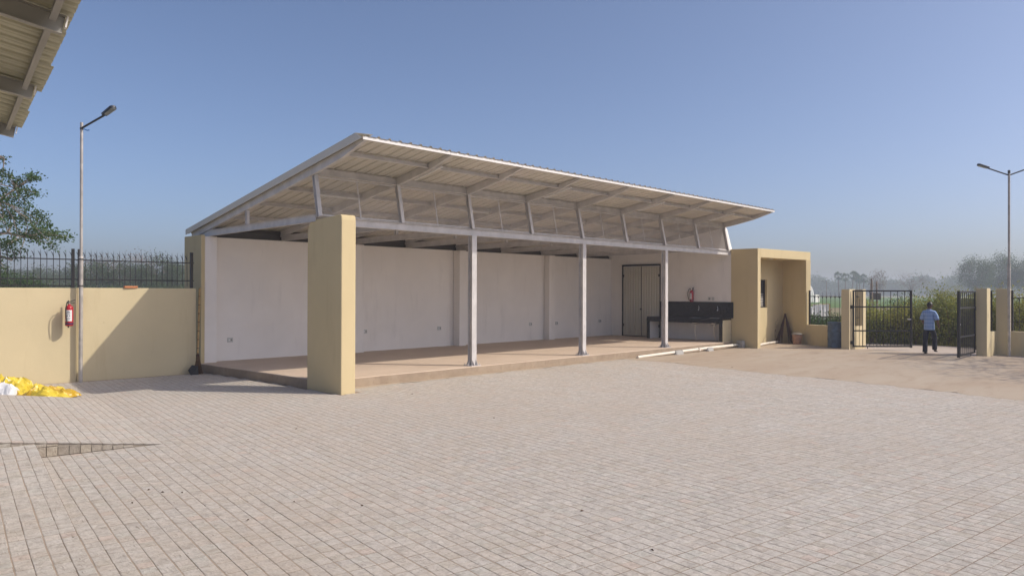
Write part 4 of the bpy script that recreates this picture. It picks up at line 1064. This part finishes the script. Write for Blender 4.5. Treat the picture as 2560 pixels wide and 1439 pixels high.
trm = skin_mesh('trousers', tr_n, [(0,1),(1,2),(2,3),(3,4),(4,5),(5,6),(1,7),(7,8),(8,9),(9,10),(10,11)], 'trousers', 2); link_mesh(trm, 'trousers', man, woff=MP)
# hair cap, ears, nose, sandals
hb = bmesh.new(); bmesh.ops.create_uvsphere(hb, u_segments=18, v_segments=12, radius=1)
turn = R(-48)
for v in hb.verts:
    x, y, z = v.co; k_ = 1 + 0.06*math.sin(x*17+y*11)*math.sin(z*13+y*5); v.co = Vector((x*0.084*k_, y*0.096*k_, z*0.100*k_))
bmesh.ops.delete(hb, geom=[v for v in hb.verts if (v.co.z < -0.035 and v.co.y > -0.03) or (v.co.y > 0.066 and v.co.z < 0.048) or v.co.z < -0.075], context='VERTS')
for v in hb.verts:
    c_, s_ = math.cos(turn), math.sin(turn); x, y, z = v.co
    v.co = Vector((0.012 + x*c_-y*s_, 0.030 + x*s_+y*c_, 1.602 + z))
hm = bpy.data.meshes.new('hair'); hb.to_mesh(hm); hb.free(); hm.materials.append(MATS['hair']); hm.polygons.foreach_set('use_smooth', [True]*len(hm.polygons)); link_mesh(hm, 'hair', man, woff=MP)
fx, fy = -math.sin(turn), math.cos(turn)          # face direction in local space
def facepart(name, fo_, so_, z, r_, mat, sc=(1,1,1)):
    b_ = bmesh.new(); bmesh.ops.create_uvsphere(b_, u_segments=10, v_segments=8, radius=r_)
    for v in b_.verts: v.co = Vector((v.co.x*sc[0], v.co.y*sc[1], v.co.z*sc[2])) + Vector((0.012 + fx*fo_ + fy*so_, 0.035 + fy*fo_ - fx*so_, z))
    m_2 = bpy.data.meshes.new(name); b_.to_mesh(m_2); b_.free(); m_2.materials.append(MATS[mat]); link_mesh(m_2, name, man, woff=MP)
facepart('nose', 0.098, 0.0, 1.575, 0.017, 'skin', (1,1,1.3)); facepart('ear', -0.005, -0.088, 1.58, 0.026, 'skin', (0.6,0.8,1.2)); facepart('ear', -0.005, 0.088, 1.58, 0.026, 'skin', (0.6,0.8,1.2))
facepart('eye', 0.084, 0.032, 1.598, 0.012, 'hair'); facepart('eye', 0.084, -0.032, 1.598, 0.012, 'hair'); facepart('mouth', 0.086, 0.0, 1.535, 0.014, 'sandal', (1.2,1.2,0.5))
for (x, y, z, t_) in ((-0.112,0.03,0.0,0.0), (0.16,0.19,0.055,0.03)):
    s_ = B(); ring = [(-0.04,-0.11),(0.04,-0.11),(0.045,0.0),(0.05,0.10),(0.02,0.15),(-0.02,0.15),(-0.05,0.09),(-0.042,0.0)]
    s_.prism([(x+a, y+b, z + t_*(0.15-b)/0.26 if t_ else z) for a, b in ring], (0,0,0.02))
    o = s_.obj('sandal', 'sandal', man, off=(0,0,0))

# ------------------------------------------------------------------ vegetation
def leaf_cloud(C, rad, n, size, rs, flat=0.8, tint_rng=0.35, core=None):
    """n leaf quads in gaussian clumps round points C"""
    C = np.asarray(C); idx = rs.integers(0, len(C), n)
    P = C[idx] + rs.normal(0, 1, (n, 3))*np.asarray(rad)*np.array([1, 1, flat])
    a = rs.normal(0, 1, (n, 3)); a /= np.linalg.norm(a, axis=1)[:, None]
    b = rs.normal(0, 1, (n, 3)); b -= (b*a).sum(1)[:, None]*a; b /= np.linalg.norm(b, axis=1)[:, None]
    s = size*rs.uniform(0.55, 1.35, n)[:, None]
    V = np.stack([P - a*s, P + b*s*0.55 , P + a*s, P - b*s*0.55], 1).reshape(-1, 3)
    F = np.arange(4*n).reshape(n, 4)
    cl = rs.uniform(1-tint_rng, 1+tint_rng, len(C))[idx]*rs.uniform(0.85, 1.15, n)
    warm = rs.uniform(0.9, 1.15, len(C))[idx]
    T = np.stack([cl*warm, cl, cl*0.95], 1).repeat(4, 0)
    return V, F, T
def branches(b, base, crown, R_, rs, limbs=6, twigs=40, r0=0.25, r_end=0.02, lean=(0,0,0), n=6):
    """trunk, limbs and twigs; returns twig ends"""
    base = Vector(base); cx = Vector(crown); fork = base.lerp(cx, 0.42) + Vector(lean)*0.3
    b.tube([base, base.lerp(fork, 0.5)+Vector((rs.normal(0,.1),rs.normal(0,.1),0))*r0*2, fork], [r0*1.25, r0, r0*0.8], n+2)
    lim = []
    for k in range(limbs):
        a = 2*math.pi*(k+rs.uniform(-.3,.3))/limbs; el = rs.uniform(0.1, 1.2)
        e = cx + Vector((math.cos(a)*math.cos(el)*R_[0], math.sin(a)*math.cos(el)*R_[1], (math.sin(el)-0.35)*R_[2]))*rs.uniform(0.55,0.8)
        m1 = fork.lerp(e, 0.5) + Vector((rs.normal(0,.12)*R_[0], rs.normal(0,.12)*R_[1], 0.10*R_[2]))
        pts = [fork, fork.lerp(m1,0.55)+Vector((0,0,0.03*R_[2])), m1, m1.lerp(e,0.5), e]
        b.tube(pts, [r0*0.6, r0*0.45, r0*0.33, r0*0.2, r0*0.1], n); lim.append(pts)
    ends = []
    for k in range(twigs):
        d = rs.normal(0, 1, 3); d /= np.linalg.norm(d); rr_ = rs.uniform(0.55, 1.0)**0.5
        p = cx + Vector((d[0]*R_[0]*rr_, d[1]*R_[1]*rr_, d[2]*R_[2]*rr_*(1.0 if d[2] > 0 else 0.55)))
        best = min((q_ for L_ in lim for q_ in L_[1:]), key=lambda q_: (q_-p).length)
        mid = best.lerp(p, 0.5) + Vector((rs.normal(0,.06)*R_[0], rs.normal(0,.06)*R_[1], rs.normal(0.04,.05)*R_[2]))
        b.tube([best, mid, p], [r0*0.16, r0*0.10, r_end*0.5], 4, False); ends += [p, mid.lerp(p, 0.5)]
    return ends
def tree(name, label, base, h, R_, crown_z, leafmat, nleaf, lsize, seed, group=None, limbs=6, twigs=45, r0=0.22, clump=0.55, bark='bark', cat='tree'):
    rs = np.random.default_rng(seed); base = Vector(base)
    t_ = thing(name, label, cat, tuple(base), group); tb_ = B()
    ends = branches(tb_, base, base+Vector((0,0,crown_z)), R_, rs, limbs, twigs, r0)
    tb_.obj('trunk', bark, t_, smooth=True)
    if nleaf:
        V, F, T = leaf_cloud([tuple(e - base) for e in ends], (R_[0]*clump*0.4, R_[1]*clump*0.4, R_[2]*clump*0.4), nleaf, lsize, rs)
        me_ = np_mesh('crown', V, F, leafmat, T); link_mesh(me_, 'crown', t_)
    return t_

# leafy tree reaching in from the left behind the boundary wall
def px_at(px, py, d):
    X, Y = px-1280, py-719.5
    cr, sr = math.cos(ROLL), math.sin(ROLL); X, Y = X*cr+Y*sr, -X*sr+Y*cr
    dd = Fv + rt*(X/1837.93) - Uv*(Y/1837.93); return CAM + dd*(d/dd.dot(fw))
lt_base = px_at(-330, 760, 27); lt_base.z = -0.05
LT = thing('tree', 'leafy green tree reaching into frame at the left above the fence', 'tree', tuple(lt_base))
rs = np.random.default_rng(5); tb_ = B()
fork = lt_base + Vector((0.3, -0.2, 2.6))
tb_.tube([lt_base, lt_base.lerp(fork, 0.5)+Vector((0.1,0,0)), fork], [0.34, 0.28, 0.24], 10)
ends = []
LIMB = [[(-160,600),(-60,588),(20,582),(60,592)], [(-200,560),(-100,520),(0,500),(40,470)], [(-230,480),(-120,420),(-40,390),(10,395)], [(-160,620),(-80,640),(0,640),(30,650)], [(-280,420),(-220,330),(-150,300),(-90,280)], [(-420,520),(-520,430),(-620,400),(-700,420)], [(-380,420),(-400,330),(-420,260),(-400,200)]]
for k, L_ in enumerate(LIMB):
    dd = 27 + rs.uniform(-1.5, 1.5); pts = [fork] + [px_at(a, b, dd + rs.uniform(-.5, .5)) for a, b in L_]
    tb_.tube(pts, [0.18, 0.12, 0.085, 0.05, 0.03], 7); LIMB[k] = pts
TIPS = [(8,400),(2,430),(15,440),(0,470),(10,475),(75,437),(85,440),(90,445),(48,450),(40,460),(55,470),(65,480),(30,490),(10,500),(25,510),(70,490),(90,483),(20,530),(45,515),(70,515),(85,530),(100,535),(60,540),(110,545),(120,560),(95,560),(75,565),(130,580),(145,585),(150,590),(165,595),(175,592),(110,590),(90,600),(60,585),(35,560),(10,560),(0,540),(30,600),(50,600),(105,605),(130,610),(140,620),(20,615),(0,620),(25,635),(45,640),(0,655),(15,680),(2,600),(120,570),(105,575),(5,520),(35,540)]
TIPS += [(rs.uniform(-700, -10), rs.uniform(220, 640)) for _ in range(110)]
for a, b in TIPS:
    p = px_at(a, b, 27 + rs.uniform(-1.6, 1.6))
    best = min((q_ for L_ in LIMB for q_ in L_[1:]), key=lambda q_: (q_-p).length)
    mid = best.lerp(p, 0.5) + Vector((rs.normal(0,.1), rs.normal(0,.1), rs.normal(.08,.08)))
    tb_.tube([best, mid, p], [0.024, 0.016, 0.006], 4, False); ends += [p, mid.lerp(p, 0.6)]
tb_.obj('trunk', 'bark_pale', LT, smooth=True)
V, F, T = leaf_cloud([tuple(e - lt_base) for e in ends], (0.135, 0.135, 0.105), 15000, 0.050, rs, 0.8, 0.4)
link_mesh(np_mesh('crown', V, F, 'leaf_green', T), 'crown', LT)

# wood and trees beyond the left wall
def px_tree(px, d, label, h, w, seed, mat='leaf_far', nleaf=2600, group=None, name='tree', bark='bark', lsize=None, limbs=5, twigs=34, clump=0.6, depth=None):
    base = dirpt(px, d, -0.08); rz_ = h*0.42
    return tree(name, label, base, h, (w/2*0.8, (depth or w)/2*0.8, rz_), h-rz_*1.05, mat, nleaf, lsize or max(0.07, h*0.017), seed, group, limbs, twigs, max(0.10, h*0.022), clump, bark)
Lg = 'hazy trees beyond the left wall'
px_tree(20, 42, 'dark rounded bush-like tree low behind the fence at the far left', 3.0, 4.2, 31, 'leaf_green', 9000, Lg, twigs=60)
px_tree(95, 135, 'blue-grey hazy tree seen between left fence bars, left of light pole', 6.0, 9.0, 32, 'leaf_far', 6500, Lg)
px_tree(150, 150, 'small hazy tree just left of the light pole', 5.7, 6.5, 33, 'leaf_far', 5500, Lg)
px_tree(225, 105, 'hazy green tree just right of the light pole', 6.4, 7.0, 34, 'leaf_far', 7000, Lg)
px_tree(262, 112, 'reddish sparse tree rising behind the fence right of light pole', 7.9, 8.0, 35, 'leaf_dry', 1400, Lg, bark='bark_pale', twigs=90, lsize=0.12)
px_tree(310, 108, 'broad hazy green tree in the middle of the right fence panel', 6.2, 8.5, 36, 'leaf_far', 7500, Lg)
px_tree(345, 118, 'leafless reddish tree showing above the fence spikes', 8.8, 8.0, 37, 'leaf_dry', 900, Lg, bark='bark_pale', twigs=120, lsize=0.10)
px_tree(398, 104, 'taller olive tree behind the fence near the shelter corner', 6.9, 6.6, 38, 'leaf_far', 6500, Lg)
px_tree(450, 108, 'hazy green tree directly beside the shelter end pilaster', 6.2, 7.0, 39, 'leaf_far', 7000, Lg)
px_tree(-60, 120, 'hazy tree at the left frame edge behind the leafy branches', 6.5, 9.0, 40, 'leaf_far', 6000, Lg)
wood_rs = np.random.default_rng(77)
def wood(name, px0, px1, d, h, n, label, seed, mat='leaf_far', lsize=0.45, nleaf=14000):
    rs_ = np.random.default_rng(seed); C = []
    for k in range(n):
        c = dirpt(px0 + (px1-px0)*(k+rs_.uniform(-.4,.4))/n, d + rs_.uniform(-8, 8)); hh = h*rs_.uniform(0.65, 1.08)
        for q_ in range(7): C.append((c.x+rs_.normal(0, h*0.22), c.y+rs_.normal(0, h*0.22), rs_.uniform(0.12, 0.9)*hh))
    V, F, T = leaf_cloud(C, (h*0.14,)*3, nleaf*2, lsize*0.62, rs_, 0.8, 0.3)
    o = link_mesh(np_mesh(name, V, F, mat, T), name); return tag(o, label, 'wood', kind='stuff')
wood('far_wood', -200, 520, 175, 7.5, 34, 'low hazy wood on the horizon beyond the left wall', 51)
wood('undergrowth', -100, 520, 92, 3.2, 40, 'low hazy scrub beneath the trees beyond the left wall', 52, 'leaf_far', 0.22, 14000)
wood('far_wood', 2000, 2420, 430, 11.5, 34, 'blue hazy tree line on the horizon behind the crop field', 53, 'leaf_far', 0.9, 16000)
wood('far_wood', 2380, 2700, 380, 9.5, 22, 'blue hazy tree line below the big tree at the right', 54, 'leaf_far', 0.8, 11000)

# palms
def palm(px, d, h, seed, label):
    rs_ = np.random.default_rng(seed); base = dirpt(px, d, -0.08); t_ = thing('palm_tree', label, 'palm', tuple(base), 'palms on the horizon')
    b_ = B(); top = base + Vector((rs_.normal(0,.25), rs_.normal(0,.25), h-1.6))
    b_.tube([base, base.lerp(top,0.5)+Vector((rs_.normal(0,.1),0,0)), top], [0.34,0.24,0.22], 7); b_.obj('trunk', 'bark', t_, smooth=True)
    V, F = [], []
    for k in range(44):
        dv = rs_.normal(0, 1, 3); dv[2] = dv[2]*0.9+0.25; dv /= np.linalg.norm(dv); dv = Vector(dv)
        c = top - base + dv*1.05; s_ = dv.cross(Vector((0,0,1)))
        if s_.length < 0.1: s_ = Vector((1,0,0))
        s_.normalize(); u_ = s_.cross(dv)
        tilt = rs_.uniform(-0.6, 0.6); s2 = (s_*math.cos(tilt)+u_*math.sin(tilt))
        for q_ in range(9):
            a = -1.5 + 3.0*q_/8; dr_ = dv*math.cos(a)+s2*math.sin(a); pr_ = dr_.cross(u_).normalized()*0.10
            L = 0.95*rs_.uniform(0.8, 1.1); n0 = len(V)
            V += [tuple(c), tuple(c+dr_*L*0.6+pr_), tuple(c+dr_*L), tuple(c+dr_*L*0.6-pr_)]; F.append((n0, n0+1, n0+2, n0+3))
        n0 = len(V); V += [tuple(top-base), tuple(top-base+s_*0.03), tuple(c+s_*0.02), tuple(c)]; F.append((n0,n0+1,n0+2,n0+3))
    link_mesh(np_mesh('crown', V, F, 'leaf_far', (0.9,1,0.9)), 'crown', t_)
for px, d, h, sd_, lab in ((2097,270,9.6,1,'leftmost palm of the group on the horizon'),(2113,280,9.4,2,'second palm from the left in the horizon group'),(2128,275,10.0,3,'tallest palm in the middle of the horizon group'),(2142,285,9.5,4,'fourth palm from the left, right of the tallest'),(2158,270,8.8,5,'lower palm at the right end of the horizon group'),(2151,292,8.9,6,'palm half hidden behind the right end of the horizon group')):
    palm(px, d, h, sd_, lab)
Rg = 'single trees on the horizon at the right'
px_tree(2194, 240, 'small rounded brownish tree right of the palms', 9.2, 6.2, 61, 'leaf_dry', 1500, Rg, bark='bark_pale', twigs=70, lsize=0.20)
px_tree(2278, 245, 'wide leafless spreading tree above the man and gate', 9.8, 15.0, 62, 'leaf_dry', 700, Rg, bark='bark', twigs=150, limbs=9, lsize=0.16)
px_tree(2440, 185, 'large dark tree behind the right gate leaf', 10.6, 9.5, 63, 'leaf_far', 11000, Rg, twigs=60, limbs=8, lsize=0.15, clump=0.62)
px_tree(2500, 190, 'large dark tree behind the right light pole', 11.6, 10.5, 64, 'leaf_far', 12500, Rg, twigs=70, limbs=8, lsize=0.15, clump=0.62)
px_tree(2566, 185, 'tree cut by the right frame edge', 10.6, 8.0, 65, 'leaf_far', 8000, Rg, twigs=46, lsize=0.15)
px_tree(2390, 330, 'small faint tree left of the large dark trees', 9.5, 11.0, 66, 'leaf_far', 2200, Rg)

# bushes outside the gate
def bush(px, d, h, w, seed, label, mat='leaf_bush', n=2600, ls=0.038):
    rs_ = np.random.default_rng(seed); base = dirpt(px, d, -0.06); t_ = thing('bush', label, 'bush', tuple(base), 'bushes outside the gate')
    b_ = B(); ends_ = []
    for k in range(16):
        a = rs_.uniform(0, 6.28); e = Vector((math.cos(a)*w*0.5*rs_.uniform(.2,.95), math.sin(a)*w*0.5*rs_.uniform(.2,.95), h*rs_.uniform(0.45, 0.95)))
        m1 = e*0.5 + Vector((rs_.normal(0,.08), rs_.normal(0,.08), h*0.1)); b_.tube([base, base+m1, base+e], [0.018, 0.012, 0.004], 4, False)
        ends_ += [e, m1, e.lerp(m1, 0.5), Vector((e.x*0.9, e.y*0.9, e.z*0.35))]
    b_.obj('stems', 'bark', t_)
    V, F, T = leaf_cloud([tuple(e) for e in ends_], (w*0.11, w*0.11, h*0.10), n, ls, rs_, 1.0, 0.4)
    V[:, 2] = np.maximum(V[:, 2], 0.01); T = T*rs_.uniform(0.75, 1.25)*np.array([[rs_.uniform(0.85, 1.15), 1.0, 1.0]])
    link_mesh(np_mesh('foliage', V, F, mat, T), 'foliage', t_)
BUSH = [(2028,31.5,1.15,1.6,'low dark bush behind the fence beside the gate room'),(2058,32.0,1.0,1.7,'low dark bush behind the fence left of gate pillar'),(2090,31.5,1.1,1.3,'dark thin bush behind the fence next to gate pillar'),
 (2176,29.5,1.55,1.8,'olive bush seen through the left end of gate leaf'),(2205,30.5,1.7,1.8,'pale flowering bush behind the middle of the gate leaf'),(2240,29.5,1.6,1.7,'bushy shrub behind the right half of gate leaf'),(2265,30.2,1.95,1.5,'dark upright shrub at the free end of the left gate leaf'),
 (2290,29.0,1.65,1.7,'yellowish shrub just left of the walking person'),(2318,29.8,1.85,1.7,'shrub directly behind the walking person'),(2346,29.2,2.15,1.6,'tall feathery shrub right above the walking person'),(2375,28.6,2.05,1.8,'yellow-green shrub right of the walking person'),
 (2402,28.8,2.1,1.7,'shrub behind the free end of right gate leaf'),(2432,29.5,2.0,1.8,'shrub behind the right gate leaf bars'),(2462,29,2.1,1.7,'shrub hidden mostly by the right gate pillar'),(2492,28.5,2.0,1.8,'shrub in the slot of the right gate pillars'),(2530,27.5,2.1,2.0,'leafy shrub behind the right fence'),(2562,27,2.15,2.2,'leafy shrub at the right frame edge')]
for k, (px, d, h, w, lab) in enumerate(BUSH):
    bush(px, d, h, w, 100+k, lab, 'leaf_green' if k in (0,1,2,6) else 'leaf_bush', 5200)
# grass verge below the bushes
rs = np.random.default_rng(9); n = 9000
pxs = rs.uniform(2010, 2600, n); ds = rs.uniform(26.9, 34, n) + np.where(pxs < 2130, -1.5, 0)
P0 = np.stack([CAM.x + fw.x*ds + rt.x*(pxs-1280)/1837.93*ds, CAM.y + fw.y*ds + rt.y*(pxs-1280)/1837.93*ds, np.full(n, -0.08)], 1)
keep = P0[:, 0] - 23.3 - (P0[:, 1]+2)*0.02 > -0.2*(P0[:, 1] < 0) 
keep = (P0[:, 0] > 23.6) | ((P0[:, 1] > -2.0) & (P0[:, 0] > 21.6))
P0 = P0[keep]; n = len(P0)
hgt = rs.uniform(0.10, 0.42, n)[:, None]; dr = rs.normal(0, 1, (n, 3)); dr[:, 2] = 0; dr /= np.linalg.norm(dr, axis=1)[:, None]
tipv = P0 + dr*hgt*0.4 + np.array([0, 0, 1])*hgt
sd2 = np.stack([-dr[:, 1], dr[:, 0], np.zeros(n)], 1)*0.012
V = np.stack([P0-sd2, P0+sd2, tipv], 1).reshape(-1, 3); F = np.arange(3*n).reshape(n, 3)
T = rs.uniform(0.6, 1.3, n)[:, None]*np.array([[1.1, 1.0, 0.8]]); o = link_mesh(np_mesh('grass', V, F, 'leaf_bush', T.repeat(3, 0)), 'grass'); tag(o, 'rough grass verge under the bushes outside the gate', 'grass', kind='stuff')

# a tree out of the frame at the right whose shade falls on the apron
tree('tree', 'sparse tree standing outside the frame to the right', (19.6,-13.6,-0.05), 7.0, (4.2,3.2,1.6), 5.4, 'leaf_green', 2600, 0.075, 91, None, 8, 95, 0.16, 0.5, 'bark')

# ------------------------------------------------------------------ small far things
wcl = thing('white_cloth', 'white cloths hung over a low line in the field behind the fence', 'cloth', tuple(dirpt(2045, 40, 0)))
for k, (px, w, z0, z1, off) in enumerate(((2030,0.42,0.55,1.22,0),(2044,0.50,0.45,1.34,0.15),(2056,0.34,0.35,1.36,0.3),(2066,0.26,0.32,1.36,0.35))):
    c = dirpt(px, 40+off); V, F = [], []
    for j in range(9):
        for i in range(9):
            s_ = i/8-0.5; z = z1-(z1-z0)*j/8; bul = 0.05*math.sin(i*1.9+k)*(j/8)
            p = c + rt*(s_*w*(1+0.1*j/8)) - fw*(bul + 0.02) + Vector((0,0,z)); V.append(tuple(p-OFF[wcl.name]))
    for j in range(9):
        for i in range(9):
            s_ = i/8-0.5; z = z1-(z1-z0)*0.5*j/8; p = c + rt*(s_*w) + fw*(0.03+0.05*j/8) + Vector((0,0,z)); V.append(tuple(p-OFF[wcl.name]))
    for o_ in (0, 81):
        for j in range(8):
            for i in range(8): a = o_+j*9+i; F.append((a,a+1,a+10,a+9))
    F += [(i, i+1, 81+i+1, 81+i) for i in range(8)]
    link_mesh(np_mesh('cloth_piece', V, F, 'cloth_white'), 'cloth_piece', wcl)
b_ = B(); l0, l1 = dirpt(2014,40,1.30), dirpt(2074,40.3,1.37); b_.tube([l0, l1], 0.012, 5); b_.tube([dirpt(2014,40,-0.05), l0], 0.025, 6); b_.tube([dirpt(2074,40.3,-0.05), l1], 0.025, 6); b_.obj('line', 'bamboo', wcl)
bp = thing('bamboo_posts', 'two bamboo posts with a dark mat hung between them beyond the gate', 'posts', tuple(dirpt(2190, 40, 0)))
b_ = B()
for px, top, ln in ((2179,2.72,0.0),(2192,2.62,0.05)): b_.obj if False else None
B().tube([dirpt(2183,40,-0.05), dirpt(2179,40,2.75)], 0.045, 8).obj('post', 'bark_pale', bp)
B().tube([dirpt(2195,40.2,-0.05), dirpt(2191,40.2,2.62)], 0.045, 8).obj('post', 'bark_pale', bp)
B().tube([dirpt(2176,40.3,-0.05), dirpt(2176,40.3,2.5)], 0.02, 6).obj('post', 'bark_pale', bp)
mt = B(); a0, a1 = dirpt(2182,40,0), dirpt(2203,40,0)
mt.prism([a0+Vector((0,0,1.62)), a1+Vector((0,0,1.60)), a1+Vector((0,0,1.97)), a0+Vector((0,0,2.0))], fw*0.30); mt.obj('mat', 'steel_grey_dark', bp, bevel=0.02)
tm = thing('temple', 'small white temple spire on the horizon beside the gate room', 'temple', tuple(dirpt(2020, 150, 0)))
c = dirpt(2020, 150)
prof = [(0.75,0.0),(0.75,1.6),(0.80,1.65),(0.72,1.7),(0.70,2.2),(0.62,2.9),(0.50,3.5),(0.34,4.0),(0.20,4.3),(0.24,4.4),(0.22,4.5),(0.06,4.6),(0.05,4.85),(0.0,4.9)]
B().lathe(prof, c.x, c.y, 12).obj('spire', 'temple_white', tm); c2 = dirpt(2028,150)
B().lathe([(0.5,0),(0.5,1.7),(0.42,2.2),(0.28,2.7),(0.1,3.1),(0.0,3.2)], c2.x, c2.y, 10).obj('small_spire', 'temple_white', tm)
c3 = dirpt(2034,151); B().box(c3.x-1.0, c3.x+1.0, c3.y-0.8, c3.y+0.8, -0.05, 1.5).obj('hall', 'temple_white', tm)
up_ = thing('utility_pole', 'thin utility pole with crossarm on the horizon left of the palms', 'utility pole', tuple(dirpt(2066,130,0)))
B().tube([dirpt(2066,130,-0.05), dirpt(2066,130,4.0)], 0.05, 7).obj('pole', 'bark_pale', up_)
B().bar(dirpt(2052,130,3.95), dirpt(2067,130,3.95), 0.08, 0.08).obj('crossarm', 'steel_grey_dark', up_)
for px in (2053, 2060): B().lathe([(0.05,0),(0.06,0.08),(0.03,0.16)], *dirpt(px,130)[:2], 8, 3.99).obj('insulator', 'temple_white', up_)

# ------------------------------------------------------------------ haze
hz = B().box(-520, 760, -520, 760, -1.2, 14.5)
hm_ = bpy.data.materials.new('haze_mat'); hm_.use_nodes = True; nt = hm_.node_tree; nt.nodes.clear()
ho = nt.nodes.new('ShaderNodeOutputMaterial'); pv_ = nt.nodes.new('ShaderNodeVolumePrincipled')
pv_.inputs['Color'].default_value = (0.80, 0.86, 1.0, 1); pv_.inputs['Density'].default_value = 0.0013; pv_.inputs['Anisotropy'].default_value = 0.2
nt.links.new(pv_.outputs[0], ho.inputs['Volume']); MATS['haze_mat'] = hm_
ho_ = hz.obj('haze', 'haze_mat'); tag(ho_, kind='stuff')
